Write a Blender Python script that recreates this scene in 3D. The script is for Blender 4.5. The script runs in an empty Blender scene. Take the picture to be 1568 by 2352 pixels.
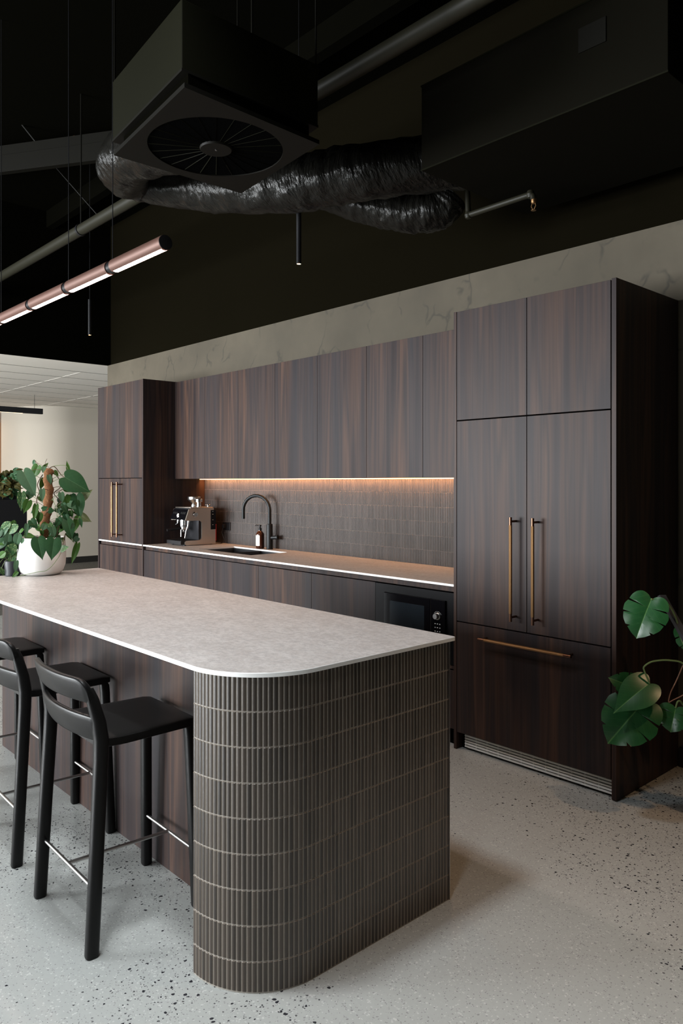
import bpy, bmesh, math, random
from mathutils import Vector, Matrix, noise as mnoise
random.seed(7)
PI = math.pi
sc = bpy.context.scene
C = sc.collection

# ---------------------------------------------------------------- camera
F, CX, YH, HCAM = 1729.8, 784.0, 1106.5, 1.465
YAW = math.radians(47.49)
cs, sn = math.cos(YAW), math.sin(YAW)
cam = bpy.data.cameras.new('camera'); camo = bpy.data.objects.new('camera', cam); C.objects.link(camo)
camo.location = (0, 0, HCAM); camo.rotation_euler = (PI/2, 0, YAW)
cam.sensor_fit = 'VERTICAL'; cam.sensor_height = 36.0
cam.lens = F/2352*36.0
cam.shift_y = -(1176-YH)/2352
cam.clip_start = 0.05; cam.clip_end = 100
sc.camera = camo

def atw(px, py, w):
    a = (px-CX)/F; b = -(py-YH)/F
    return Vector((w*(cs*a-sn), w*(sn*a+cs), HCAM+w*b))
def aty(px, py, y):
    a = (px-CX)/F; return atw(px, py, y/(sn*a+cs))
def atz(px, py, z):
    b = -(py-YH)/F; return atw(px, py, (z-HCAM)/b)

# ---------------------------------------------------------------- materials
MATS = {}
class NT:
    def __init__(s, name):
        s.m = bpy.data.materials.new(name); s.m.use_nodes = True
        s.t = s.m.node_tree; s.n = s.t.nodes; s.l = s.t.links
        s.b = s.n['Principled BSDF']; MATS[name] = s.m
    def new(s, typ, **kw):
        n = s.n.new(typ)
        for k, v in kw.items():
            if k.startswith('i_'):
                n.inputs[k[2:].replace('_', ' ')].default_value = v
            else: setattr(n, k, v)
        return n
    def link(s, a, b): s.l.new(a, b)
    def math(s, op, a, b=None, c=None):
        n = s.new('ShaderNodeMath', operation=op)
        for i, v in enumerate((a, b, c)):
            if v is None: continue
            if isinstance(v, (int, float)): n.inputs[i].default_value = v
            else: s.link(v, n.inputs[i])
        return n.outputs[0]
    def pos(s): return s.new('ShaderNodeNewGeometry').outputs['Position']
    def sep(s, v):
        n = s.new('ShaderNodeSeparateXYZ'); s.link(v, n.inputs[0]); return n.outputs
    def comb(s, x, y, z):
        n = s.new('ShaderNodeCombineXYZ')
        for i, v in enumerate((x, y, z)):
            if isinstance(v, (int, float)): n.inputs[i].default_value = v
            else: s.link(v, n.inputs[i])
        return n.outputs[0]
    def noise(s, vec, scale, detail=3, rough=.5, dim='3D'):
        n = s.new('ShaderNodeTexNoise'); n.noise_dimensions = dim
        n.inputs['Scale'].default_value = scale; n.inputs['Detail'].default_value = detail; n.inputs['Roughness'].default_value = rough
        if vec is not None: s.link(vec, n.inputs['Vector'])
        return n.outputs['Fac']
    def ramp(s, fac, stops, interp='LINEAR'):
        n = s.new('ShaderNodeValToRGB'); r = n.color_ramp; r.interpolation = interp
        while len(r.elements) < len(stops): r.elements.new(.5)
        for e, (p, c) in zip(r.elements, stops):
            e.position = p; e.color = c if len(c) == 4 else (*c, 1)
        s.link(fac, n.inputs[0]); return n.outputs[0]
    def mix(s, f, a, b, typ='MIX'):
        n = s.new('ShaderNodeMix', data_type='RGBA', blend_type=typ)
        for i, v in ((0, f), (6, a), (7, b)):
            if isinstance(v, (int, float)): n.inputs[i].default_value = v
            elif isinstance(v, tuple): n.inputs[i].default_value = v if len(v) == 4 else (*v, 1)
            else: s.link(v, n.inputs[i])
        return n.outputs[2]
    def set(s, k, v):
        if isinstance(v, tuple) and len(v) == 3: v = (*v, 1)
        if hasattr(v, 'is_linked'): s.link(v, s.b.inputs[k])
        else: s.b.inputs[k].default_value = v
    def bump(s, h, strength=.3, dist=.001):
        n = s.new('ShaderNodeBump'); n.inputs['Strength'].default_value = strength; n.inputs['Distance'].default_value = dist
        s.link(h, n.inputs['Height']); s.link(n.outputs[0], s.b.inputs['Normal'])

def plain(name, col, rough=.5, metal=0.0, emit=None, es=1.0, spec=None, coat=None):
    m = NT(name); m.set('Base Color', col); m.set('Roughness', rough); m.set('Metallic', metal)
    if emit: m.set('Emission Color', emit); m.set('Emission Strength', es)
    if spec is not None: m.set('Specular IOR Level', spec)
    if coat: m.set('Coat Weight', coat)
    return m.m

def wood():
    m = NT('dark_wood_veneer')
    x, y, z = m.sep(m.pos())
    oi = m.new('ShaderNodeObjectInfo').outputs['Random']
    u = m.math('ADD', m.math('ADD', x, m.math('MULTIPLY', y, .93)), m.math('MULTIPLY', oi, 7.0))
    v1 = m.comb(u, 0.0, m.math('MULTIPLY', z, .045))
    n1 = m.noise(v1, 9.0, 2, .6)
    v2 = m.comb(u, 3.3, m.math('MULTIPLY', z, .02))
    n2 = m.noise(v2, 5.5, 3, .55)
    v3 = m.comb(u, 8.0, m.math('MULTIPLY', z, .012))
    n3 = m.noise(v3, 95.0, 3, .6)
    c1 = m.ramp(n1, [(.28, (.015, .011, .011)), (.40, (.030, .021, .021)), (.48, (.058, .034, .026)), (.55, (.031, .022, .021)), (.64, (.085, .047, .033)), (.74, (.027, .019, .018))])
    c2 = m.mix(m.ramp(n2, [(.42, (0, 0, 0)), (.66, (.8, .8, .8))]), c1, (.026, .025, .029))
    c3 = m.mix(m.ramp(n3, [(.35, (0, 0, 0)), (.7, (.42, .42, .42))]), c2, (.013, .009, .008))
    m.set('Base Color', c3); m.set('Roughness', .44); m.set('Specular IOR Level', .13)
    m.bump(n3, .05, .0004)
    return m.m
WOOD = wood()

def make_floor():
    m = NT('polished_terrazzo')
    p = m.pos()
    big = m.noise(p, 1.1, 4, .6)
    fine = m.noise(p, 60, 3, .7)
    base = m.mix(big, (.37, .385, .37), (.47, .485, .465))
    base = m.mix(m.math('MULTIPLY', fine, .35), base, (.30, .31, .30))
    # warp so chips are angular
    nz = m.new('ShaderNodeTexNoise'); nz.inputs['Scale'].default_value = 70; m.link(p, nz.inputs['Vector'])
    wv = m.new('ShaderNodeVectorMath', operation='MULTIPLY_ADD'); m.link(nz.outputs['Color'], wv.inputs[0])
    wv.inputs[1].default_value = (.011, .011, .011); m.link(p, wv.inputs[2])
    def chips(scale, thr, rad, dens_noise):
        v = m.new('ShaderNodeTexVoronoi'); v.inputs['Scale'].default_value = scale; m.link(wv.outputs[0], v.inputs['Vector'])
        cr, cg, cb = m.sep(v.outputs['Color'])
        sel = m.math('GREATER_THAN', m.math('ADD', cr, dens_noise), thr)
        sz = m.math('LESS_THAN', v.outputs['Distance'], m.math('MULTIPLY', m.math('ADD', cg, .25), rad))
        return m.math('MULTIPLY', sel, sz)
    dn = m.math('MULTIPLY', m.math('SUBTRACT', m.noise(p, 1.05, 2), .53), 1.5)
    fp = atz(1180, 2190, 0)
    vd = m.new('ShaderNodeVectorMath', operation='DISTANCE'); m.link(p, vd.inputs[0]); vd.inputs[1].default_value = (fp.x, fp.y, 0)
    worn = m.ramp(m.math('ADD', vd.outputs['Value'], m.math('MULTIPLY', big, .5)), [(.55, (.42, .42, .42)), (1.0, (0, 0, 0))])
    dn = m.math('SUBTRACT', dn, worn)
    k1 = chips(75, .83, .34, dn)
    k2 = chips(135, .80, .38, dn)
    k3 = chips(210, .82, .45, 0.0)
    w1 = chips(160, .80, .5, 0.0)
    c = m.mix(m.math('MULTIPLY', w1, .35), base, (.72, .73, .70))
    c = m.mix(m.math('MULTIPLY', k3, .6), c, (.16, .16, .16))
    c = m.mix(m.math('MULTIPLY', k2, .9), c, (.045, .045, .05))
    c = m.mix(k1, c, (.03, .03, .035))
    m.set('Base Color', c); m.set('Roughness', .22); m.set('Specular IOR Level', .45)
    return m.m
FLOOR = make_floor()

def make_slab():
    m = NT('stone_laminate_top')
    p = m.pos(); x, y, z = m.sep(p)
    v = m.comb(m.math('MULTIPLY', x, .7), m.math('MULTIPLY', y, 1.0), z)
    a = m.noise(v, 9, 5, .65); b = m.noise(v, 70, 4, .75); d = m.noise(v, 190, 2, .8)
    c = m.ramp(a, [(.30, (.43, .395, .37)), (.5, (.52, .485, .46)), (.70, (.60, .57, .545))])
    b3 = m.noise(m.comb(m.math('MULTIPLY', x, 1.6), y, z), 32, 4, .7)
    c = m.mix(m.ramp(b3, [(.40, (0, 0, 0)), (.62, (.7, .7, .7))]), c, (.62, .60, .58))
    c = m.mix(m.ramp(b, [(.44, (0, 0, 0)), (.64, (.75, .75, .75))]), c, (.36, .34, .33))
    c = m.mix(m.ramp(d, [(.60, (0, 0, 0)), (.72, (.8, .8, .8))]), c, (.27, .25, .24))
    m.set('Base Color', c); m.set('Roughness', .42)
    return m.m
SLAB = make_slab()
EDGE = plain('white_solid_edge', (.92, .915, .89), .45)

def make_plaster():
    m = NT('raw_concrete_wall')
    p = m.pos(); x, y, z = m.sep(p)
    a = m.noise(p, 1.6, 5, .6); b = m.noise(p, 14, 4, .6)
    c = m.ramp(a, [(.3, (.054, .043, .026)), (.55, (.074, .059, .037)), (.75, (.093, .076, .050))])
    c = m.mix(m.math('MULTIPLY', b, .3), c, (.05, .045, .031))
    # hairline cracks and smears
    nz = m.new('ShaderNodeTexNoise'); nz.inputs['Scale'].default_value = 3.0; nz.inputs['Detail'].default_value = 3; m.link(p, nz.inputs['Vector'])
    wv = m.new('ShaderNodeVectorMath', operation='MULTIPLY_ADD'); m.link(nz.outputs['Color'], wv.inputs[0]); wv.inputs[1].default_value = (.45, .5, .5); m.link(m.comb(m.math('MULTIPLY', x, 1.3), y, m.math('MULTIPLY', z, .75)), wv.inputs[2])
    v = m.new('ShaderNodeTexVoronoi', feature='DISTANCE_TO_EDGE'); v.inputs['Scale'].default_value = 2.6; m.link(wv.outputs[0], v.inputs['Vector'])
    line = m.ramp(v.outputs['Distance'], [(.004, (1, 1, 1)), (.035, (0, 0, 0))])
    gate = m.ramp(m.noise(p, 4.3, 3), [(.50, (0, 0, 0)), (.58, (1, 1, 1))])
    c = m.mix(m.math('MULTIPLY', m.math('MULTIPLY', line, gate), .6), c, (.022, .019, .012))
    m.set('Base Color', c); m.set('Roughness', .75); m.bump(b, .15, .003)
    return m.m
PLASTER = make_plaster()

def make_tile(name, cola, colb, rough, edge):
    m = NT(name)
    at = m.new('ShaderNodeAttribute', attribute_name='rnd').outputs['Fac']
    n = m.noise(m.pos(), 420, 2, .7)
    at2 = m.math('MULTIPLY', at, .6667)
    c = m.ramp(at2, [(0, cola), (.66, colb), (.665, edge), (1, tuple(k*1.5 for k in edge))])
    c = m.mix(m.math('MULTIPLY', n, .35), c, tuple(k*.55 for k in cola))
    m.set('Base Color', c); m.set('Roughness', rough); m.set('Specular IOR Level', .6 if 'bronze' in name else .25)
    return m.m
TILE = make_tile('bronze_glazed_tile', (.022, .016, .012), (.062, .047, .036), .30, (.185, .152, .122))
TILE2 = make_tile('taupe_glazed_tile', (.030, .024, .021), (.055, .045, .040), .42, (.085, .070, .062))
GROUT = plain('grey_grout', (.27, .245, .21), .6)
GROUT2 = plain('taupe_grout', (.10, .085, .075), .8)

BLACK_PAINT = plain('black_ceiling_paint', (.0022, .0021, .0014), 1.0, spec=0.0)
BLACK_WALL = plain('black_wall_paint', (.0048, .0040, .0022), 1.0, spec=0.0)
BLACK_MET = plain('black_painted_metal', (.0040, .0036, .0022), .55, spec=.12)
AC_SIDE = plain('dark_sheet_metal', (.0055, .0055, .0022), .6, spec=.06)
PIPEMAT = plain('dark_olive_pipe', (.016, .015, .009), .5, spec=.22)
BLACK = plain('satin_black', (.010, .010, .011), .42, spec=.25)
BLACK_TAP = plain('matt_black_tap', (.010, .012, .013), .45, spec=.25)
VOID = plain('shadow_gap_black', (.002, .002, .002), 1.0, spec=0.0)
STOOL = NT('black_stained_ash')
_p = STOOL.pos(); _x, _y, _z = STOOL.sep(_p)
_n = STOOL.noise(STOOL.comb(STOOL.math('MULTIPLY', _x, 1.0), _y, STOOL.math('MULTIPLY', _z, .15)), 90, 3, .6)
STOOL.set('Base Color', STOOL.mix(_n, (.004, .004, .004), (.009, .0085, .0085))); STOOL.set('Roughness', .38); STOOL.set('Specular IOR Level', .20); STOOL.bump(_n, .08, .0006); STOOL = STOOL.m
STEEL = plain('brushed_steel', (.50, .49, .48), .30, 1.0)
CHROME = plain('polished_chrome', (.62, .62, .62), .20, 1.0)
BRASS = NT('knurled_brass')
_x, _y, _z = BRASS.sep(BRASS.pos())
_w = BRASS.math('SINE', BRASS.math('MULTIPLY', BRASS.math('ADD', BRASS.math('ADD', _z, _x), 0.0), 2600))
BRASS.set('Base Color', (.27, .155, .072)); BRASS.set('Metallic', 1.0); BRASS.set('Roughness', .46); BRASS = BRASS.m
BRONZE = plain('dark_bronze', (.16, .085, .055), .35, 1.0)
GRILLE = plain('anodised_grille', (.80, .82, .80), .5, .1)
GLASSBLACK = plain('black_glass', (.003, .003, .004), .12, spec=.25)
MWWIN = plain('smoked_window', (.012, .017, .022), .12)
SINKM = plain('gunmetal_sink', (.06, .063, .068), .35, .7)
WHITEPOT = plain('white_glazed_pot', (.93, .92, .89), .42)
DARKPOT = plain('charcoal_pot', (.020, .024, .030), .5)
TRIMBLACK = plain('black_trim', (.003, .003, .004), .35, spec=.12)
SOIL = plain('dark_soil', (.02, .014, .01), .95)
WARMLED = plain('warm_led', (1, .6, .25), .5, emit=(1.0, .52, .20), es=5.0)
TUBELED = plain('pendant_led', (1, .8, .75), .5, emit=(1.0, .74, .66), es=14.0)
LENS = plain('warm_lens', (1, .8, .5), .5, emit=(1.0, .74, .45), es=12.0)
TUBEBODY = plain('rose_bronze_tube', (.13, .066, .050), .5, .4)
CEILTILE = plain('white_ceiling_tile', (.80, .745, .66), .85)
TBAR = plain('white_t_bar', (.84, .79, .71), .8)
BEIGE = plain('warm_white_wall', (.40, .36, .30), .8)
ORANGEW = plain('tan_wall', (.42, .24, .13), .8)
SKIRT = plain('black_skirting', (.012, .011, .009), .5)
WHITE_MARK = plain('white_print', (.7, .7, .7), .5)
CREAM = plain('cream_label', (.80, .76, .70), .6)
AMBER = plain('amber_glass', (.05, .014, .006), .08, spec=.6)
ORANGE = plain('orange_print', (.75, .32, .08), .5)
RED = plain('red_plastic', (.45, .01, .015), .35)
CARPET = NT('dark_carpet')
CARPET.set('Base Color', CARPET.ramp(CARPET.noise(CARPET.pos(), 35, 4, .8), [(.35, (.02, .018, .015)), (.65, (.09, .085, .07))])); CARPET.set('Roughness', .95); CARPET = CARPET.m
COIR = NT('coir_fibre')
_n = COIR.noise(COIR.pos(), 160, 5, .8)
COIR.set('Base Color', COIR.ramp(_n, [(.3, (.10, .038, .014)), (.55, (.27, .12, .045)), (.75, (.42, .22, .10))])); COIR.set('Roughness', .95); COIR.bump(_n, .9, .006); COIR = COIR.m
FOIL = NT('black_foil_duct')
_x, _y, _z = FOIL.sep(FOIL.pos())
_n = FOIL.math('ADD', FOIL.noise(FOIL.comb(FOIL.math('MULTIPLY', _x, 5.0), FOIL.math('MULTIPLY', _y, 1.6), _z), 7, 4, .6), FOIL.math('MULTIPLY', FOIL.noise(FOIL.pos(), 9, 2, .5), .8))
FOIL.set('Base Color', (.010, .0095, .008)); FOIL.set('Roughness', .26); FOIL.set('Metallic', .15); FOIL.set('Specular IOR Level', .22); FOIL.bump(_n, .9, .02); FOIL = FOIL.m
MOSSPOLE = plain('charcoal_stake', (.030, .030, .033), .8)

def leafmat(name, dark, light, vein, varieg=None, rough=.5):
    m = NT(name)
    uv = m.new('ShaderNodeUVMap').outputs[0]
    u, v, _ = m.sep(uv)
    au = m.math('ABSOLUTE', u)
    n = m.noise(m.pos(), 26, 3, .6)
    c = m.mix(n, dark, light)
    rib = m.math('LESS_THAN', au, .013)
    lat = m.math('FRACT', m.math('MULTIPLY', m.math('SUBTRACT', v, m.math('MULTIPLY', au, .75)), 6.5))
    lat = m.math('LESS_THAN', lat, .075)
    c = m.mix(m.math('MULTIPLY', lat, .16), c, vein)
    c = m.mix(m.math('MULTIPLY', rib, .8), c, vein)
    if varieg:
        g = m.ramp(m.noise(m.comb(m.math('MULTIPLY', u, 9), m.math('MULTIPLY', v, 2.2), 0.0), 2.6, 3, .6), [(.54, (0, 0, 0)), (.60, (1, 1, 1))])
        c = m.mix(m.math('MULTIPLY', g, .8), c, varieg)
    if name == 'monstera_green':
        tn = m.math('ADD', m.math('ADD', v, m.math('MULTIPLY', au, .9)), m.math('MULTIPLY', m.math('SUBTRACT', m.noise(m.pos(), 30, 3), .5), .35))
        c = m.mix(m.ramp(tn, [(1.0, (0, 0, 0)), (1.0, (0, 0, 0))]) if False else m.math('GREATER_THAN', tn, 1.135), c, (.30, .17, .09))
    m.set('Base Color', c); m.set('Roughness', rough)
    m.set('Specular IOR Level', {'monstera_green': .4, 'leaf_dark_gold': .05}.get(name, .17))
    return m.m
LEAF_D = leafmat('leaf_deep_green', (.011, .043, .016), (.026, .078, .026), (.05, .12, .05))
LEAF_P = leafmat('leaf_grey_green', (.045, .105, .055), (.075, .15, .08), (.12, .20, .11))
LEAF_L = leafmat('leaf_bright_green', (.025, .075, .012), (.050, .125, .020), (.10, .18, .05))
LEAF_Y = leafmat('leaf_olive', (.10, .125, .05), (.15, .17, .08), (.20, .23, .12))
LEAF_V = leafmat('leaf_variegated', (.018, .070, .022), (.035, .11, .035), (.12, .20, .07), (.33, .38, .17))
LEAF_M = leafmat('monstera_green', (.008, .050, .014), (.018, .085, .024), (.07, .17, .05), rough=.30)
LEAF_B = leafmat('leaf_dark_gold', (.012, .014, .004), (.060, .050, .014), (.08, .06, .02))  # dark yellowish leaves of the background plant
STEM = plain('green_stem', (.10, .15, .05), .6)
STEM_B = plain('brown_stem', (.09, .055, .03), .7)
BROWNTIP = plain('dry_leaf_tip', (.42, .24, .13), .8)

# ---------------------------------------------------------------- mesh builder
class MB:
    def __init__(s): s.v = []; s.f = []; s.m = []; s.uv = {}; s.r = {}; s.mats = []
    def mi(s, mat):
        if mat not in s.mats: s.mats.append(mat)
        return s.mats.index(mat)
    def add(s, vs, fs, mat, uvs=None, rnd=None):
        o = len(s.v); s.v += [Vector(v) for v in vs]; k = s.mi(mat)
        for i, f in enumerate(fs):
            s.f.append([o+j for j in f]); s.m.append(k)
            if uvs is not None: s.uv[len(s.f)-1] = [uvs[j] for j in f]
            if rnd is not None: s.r[len(s.f)-1] = rnd
        return s
    def box(s, x0, x1, y0, y1, z0, z1, mat, rnd=None):
        if x0 > x1: x0, x1 = x1, x0
        if y0 > y1: y0, y1 = y1, y0
        if z0 > z1: z0, z1 = z1, z0
        vs = [(x, y, z) for z in (z0, z1) for y in (y0, y1) for x in (x0, x1)]
        fs = [(0, 2, 3, 1), (4, 5, 7, 6), (0, 1, 5, 4), (2, 6, 7, 3), (0, 4, 6, 2), (1, 3, 7, 5)]
        return s.add(vs, fs, mat, rnd=rnd)
    def tube(s, path, rad, mat, seg=12, cap=True, flat=None, disp=None):
        path = [Vector(p) for p in path]; n = len(path)
        rads = rad if isinstance(rad, (list, tuple)) else [rad]*n
        vs = []; T0 = (path[1]-path[0]).normalized()
        up = Vector((0, 0, 1)) if abs(T0.z) < .9 else Vector((0, 1, 0))
        A = T0.cross(up).normalized(); B = A.cross(T0).normalized()
        prevT = T0
        for i, p in enumerate(path):
            T = (path[min(i+1, n-1)]-path[max(i-1, 0)]).normalized()
            q = prevT.rotation_difference(T); A = q @ A; B = q @ B; prevT = T
            for k in range(seg):
                a = 2*PI*k/seg; r = rads[i]
                fa, fb = (1, 1) if flat is None else flat
                d = A*math.cos(a)*fa+B*math.sin(a)*fb
                rr = r if disp is None else r*(1+disp(i, a, p+d*r))
                vs.append(p+d*rr)
        fs = [(i*seg+k, i*seg+(k+1) % seg, (i+1)*seg+(k+1) % seg, (i+1)*seg+k) for i in range(n-1) for k in range(seg)]
        if cap: fs += [tuple(reversed(range(seg))), tuple((n-1)*seg+k for k in range(seg))]
        return s.add(vs, fs, mat)
    def cyl(s, p0, p1, r, mat, seg=20, r1=None): return s.tube([p0, p1], [r, r if r1 is None else r1], mat, seg)
    def lathe(s, c, prof, mat, seg=32, axis='z'):
        c = Vector(c); vs = []; n = len(prof)
        for r, h in prof:
            for k in range(seg):
                a = 2*PI*k/seg; u, w = r*math.cos(a), r*math.sin(a)
                vs.append(c+(Vector((u, w, h)) if axis == 'z' else Vector((u, h, w)) if axis == 'y' else Vector((h, u, w))))
        fs = [(i*seg+k, i*seg+(k+1) % seg, (i+1)*seg+(k+1) % seg, (i+1)*seg+k) for i in range(n-1) for k in range(seg)]
        if prof[0][0] > 1e-6: fs.append(tuple(reversed(range(seg))))
        if prof[-1][0] > 1e-6: fs.append(tuple((n-1)*seg+k for k in range(seg)))
        return s.add(vs, fs, mat)
    def prism(s, poly, axis, a0, a1, mat, side=None):
        n = len(poly)
        def P(u, w, t): return {'x': (t, u, w), 'y': (u, t, w), 'z': (u, w, t)}[axis]
        vs = [P(u, w, a0) for u, w in poly]+[P(u, w, a1) for u, w in poly]
        s.add(vs, [tuple(reversed(range(n))), tuple(range(n, 2*n))], mat)
        s.add(vs, [(i, (i+1) % n, n+(i+1) % n, n+i) for i in range(n)], side or mat)
        return s

def curve(pts, n=6):
    pts = [Vector(p) for p in pts]
    if len(pts) < 3: return pts
    out = []
    P = [pts[0]]+pts+[pts[-1]]
    for i in range(1, len(P)-2):
        for k in range(n):
            u = k/n; a, b2, c, d = P[i-1], P[i], P[i+1], P[i+2]
            out.append(.5*((2*b2)+(-a+c)*u+(2*a-5*b2+4*c-d)*u*u+(-a+3*b2-3*c+d)*u**3))
    out.append(pts[-1]); return out

ORG = {}
def link(name, mb, parent=None, origin=None, smooth=True, angle=35, bevel=None, fixn=True):
    if origin is None: origin = ORG[parent] if parent is not None else Vector((0, 0, 0))
    origin = Vector(origin)
    me = bpy.data.meshes.new(name)
    me.from_pydata([v-origin for v in mb.v], [], mb.f)
    for m in mb.mats: me.materials.append(m)
    me.polygons.foreach_set('material_index', mb.m)
    if mb.uv:
        l = me.uv_layers.new(name='UVMap')
        for p in me.polygons:
            if p.index in mb.uv:
                for li, uv in zip(p.loop_indices, mb.uv[p.index]): l.data[li].uv = uv
    if mb.r:
        a = me.attributes.new('rnd', 'FLOAT', 'FACE')
        for i, r in mb.r.items(): a.data[i].value = r
    if fixn:
        bm = bmesh.new(); bm.from_mesh(me); bmesh.ops.recalc_face_normals(bm, faces=bm.faces); bm.to_mesh(me); bm.free()
    if smooth:
        me.polygons.foreach_set('use_smooth', [True]*len(me.polygons)); me.set_sharp_from_angle(angle=math.radians(angle))
    me.update()
    o = bpy.data.objects.new(name, me); C.objects.link(o)
    if parent is not None: o.parent = parent
    else: o.location = origin
    ORG[o] = origin
    if bevel:
        b = o.modifiers.new('bevel', 'BEVEL'); b.width = bevel; b.segments = 2; b.limit_method = 'ANGLE'; b.angle_limit = math.radians(50)
    return o
def tag(o, label, cat, group=None, kind=None):
    o['label'] = label; o['category'] = cat
    if group: o['group'] = group
    if kind: o['kind'] = kind
    return o
def thing(name, label, cat, loc, group=None, rz=0):
    o = bpy.data.objects.new(name, None); C.objects.link(o); o.location = loc; o.rotation_euler.z = rz; o.empty_display_size = .1
    ORG[o] = Vector(loc); return tag(o, label, cat, group)
def struct(name, mb, label=None, **k):
    o = link(name, mb, smooth=False, **k); o['kind'] = 'structure'; 
    if label: o['label'] = label; o['category'] = name.split('_')[0]
    return o
def copy_tree(o, parent=None):
    c = o.copy(); C.objects.link(c)
    if parent is not None: c.parent = parent
    for ch in list(o.children): copy_tree(ch, c)
    return c
def BX(*a): return MB().box(*a)

# ---------------------------------------------------------------- room shell
YW = 3.905; ZC = 2.811; ZT = 4.4
struct('floor', BX(-8.6, 4.0, -5.0, 4.2, -.1, 0, FLOOR), 'speckled light grey polished terrazzo floor')
struct('floor_office', BX(-18, -8.6, -5.0, 9.5, -.1, 0, CARPET), 'dark flecked carpet floor beyond the kitchen')
struct('wall_back', BX(-8.275, 4.0, YW, YW+.2, 0, ZC, PLASTER), 'raw olive-beige concrete wall behind the kitchen cabinets')
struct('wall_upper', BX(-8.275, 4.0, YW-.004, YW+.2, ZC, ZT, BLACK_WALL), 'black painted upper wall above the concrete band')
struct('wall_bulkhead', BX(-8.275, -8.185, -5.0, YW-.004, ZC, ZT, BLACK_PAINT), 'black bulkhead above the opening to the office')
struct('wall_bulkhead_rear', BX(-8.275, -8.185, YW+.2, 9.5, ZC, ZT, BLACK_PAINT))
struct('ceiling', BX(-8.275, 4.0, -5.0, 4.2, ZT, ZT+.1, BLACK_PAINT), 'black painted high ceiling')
struct('wall_right', BX(4.0, 4.1, -5.0, 4.2, 0, ZT, BLACK_WALL))
b = BX(-8.0, -7.0, YW-.012, YW, 0, .1, SKIRT); b.box(-1.68, 4.0, YW-.012, YW, 0, .1, SKIRT)
struct('baseboard_back', b, 'black skirting along the concrete wall')
# office beyond
g = BX(-18, -8.275, -5.0, 9.5, ZC, ZC+.05, CEILTILE)
struct('ceiling_office', g, 'white tiled suspended ceiling of the office beyond')
g = MB()
xs = [-8.95-.6*k for k in range(15)]
for x in xs: g.box(x-.006, x+.006, -5, 9.5, ZC-.004, ZC+.001, plain('tile_joint', (.28, .26, .22), .8) if 'tile_joint' not in MATS else MATS['tile_joint'])
for k in range(-7, 5):
    y = 3.9+1.22*k
    g.box(-18, -9.0, y-.013, y+.013, ZC-.0015, ZC, TBAR)
struct('trim_ceiling_grid', g, 'thin grid lines of the tiled office ceiling')
# curved wall: straight along Y, rounded corner, straight along -X
cxr, cyr, R = -14.05, 5.62, .78
outer = [(-13.27, 9.5), (-13.27, cyr)]
for k in range(1, 13):
    a = -k*PI/24; outer.append((cxr+R*math.cos(a), cyr+R*math.sin(a)))
outer += [(-14.72, 4.84)]
poly = outer+[(-14.72, 9.5)]
cw = MB().prism(poly, 'z', 0, ZC, BEIGE)
o = link('wall_curved', cw, angle=30); o['kind'] = 'structure'; o['label'] = 'cream wall with a rounded corner in the office beyond'; o['category'] = 'wall'
sk = MB(); 
outs = [(x+(.012 if i < 2 else .012*math.cos(-(i-1)*PI/24)), y-(0 if i < 2 else .012*math.sin((i-1)*PI/24))) for i, (x, y) in enumerate(outer)]
for (a, c), (d, e) in zip(list(zip(outs, outer))[:-1], list(zip(outs, outer))[1:]):
    vs = [(*a, 0), (*d, 0), (*e, 0), (*c, 0), (*a, .11), (*d, .11), (*e, .11), (*c, .11)]
    sk.add(vs, [(0, 1, 5, 4), (4, 5, 6, 7), (0, 3, 2, 1), (2, 3, 7, 6)], SKIRT)
struct('baseboard_curved', sk, 'black skirting at the foot of the rounded cream wall')
struct('wall_far', BX(-18.1, -18, -5, 9.5, 0, ZC, ORANGEW), 'tan wall at the far left of the office')
struct('wall_office_back', BX(-18, -14.72, 7.4, 7.5, 0, ZC, ORANGEW))
struct('wall_left', BX(-18, -8.275, 9.5, 9.6, 0, ZC, BEIGE))
# window wall behind the camera
wins = [(-16.5, -13.2), (-12.7, -9.6), (-9.1, -5.8), (-4.6, -1.6)]
w = MB(); xprev = -18
for a, c in wins:
    w.box(xprev, a, -5.1, -5, 0, ZT, BEIGE if a < -8.2 else BLACK_WALL); xprev = c
    w.box(a, c, -5.1, -5, 0, .25, BLACK_WALL); w.box(a, c, -5.1, -5, 2.75, ZT, BLACK_WALL)
w.box(xprev, 4, -5.1, -5, 0, ZT, BLACK_WALL)
struct('wall_front', w)
for i, (a, c) in enumerate(wins):
    fr = MB()
    for x0, x1, z0, z1 in ((a, a+.05, .25, 2.75), (c-.05, c, .25, 2.75), (a, c, .25, .30), (a, c, 2.70, 2.75), ((a+c)/2-.025, (a+c)/2+.025, .3, 2.7)):
        fr.box(x0, x1, -5.08, -5.02, z0, z1, BLACK_MET)
    struct('window_%d' % (i+1), fr)

# ---------------------------------------------------------------- brass pull handles
def pull(parent, p0, p1, wally=3.253, r=.0085, name='handle'):
    """bar from p0 to p1 (world), standing off the front plane at wally"""
    p0, p1 = Vector(p0), Vector(p1); d = (p1-p0).normalized(); L = (p1-p0).length
    h = MB()
    seg = 8
    h.tube([p0+d*.040, p1-d*.040], r, BRASS, 8)
    o = link(name, h, parent, angle=20)
    for a, b2, q in ((p0, p0+d*.042, p0+d*.021), (p1-d*.042, p1, p1-d*.021)):
        e = MB(); e.cyl(a, b2, r*.92, BRONZE, 16)
        e.cyl(q, Vector((q.x, wally, q.z)), .0058, BRONZE, 14)
        s_ = link('end_post', e, o); s_['label'] = 'dark bronze end cap and post'
    return o

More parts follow.
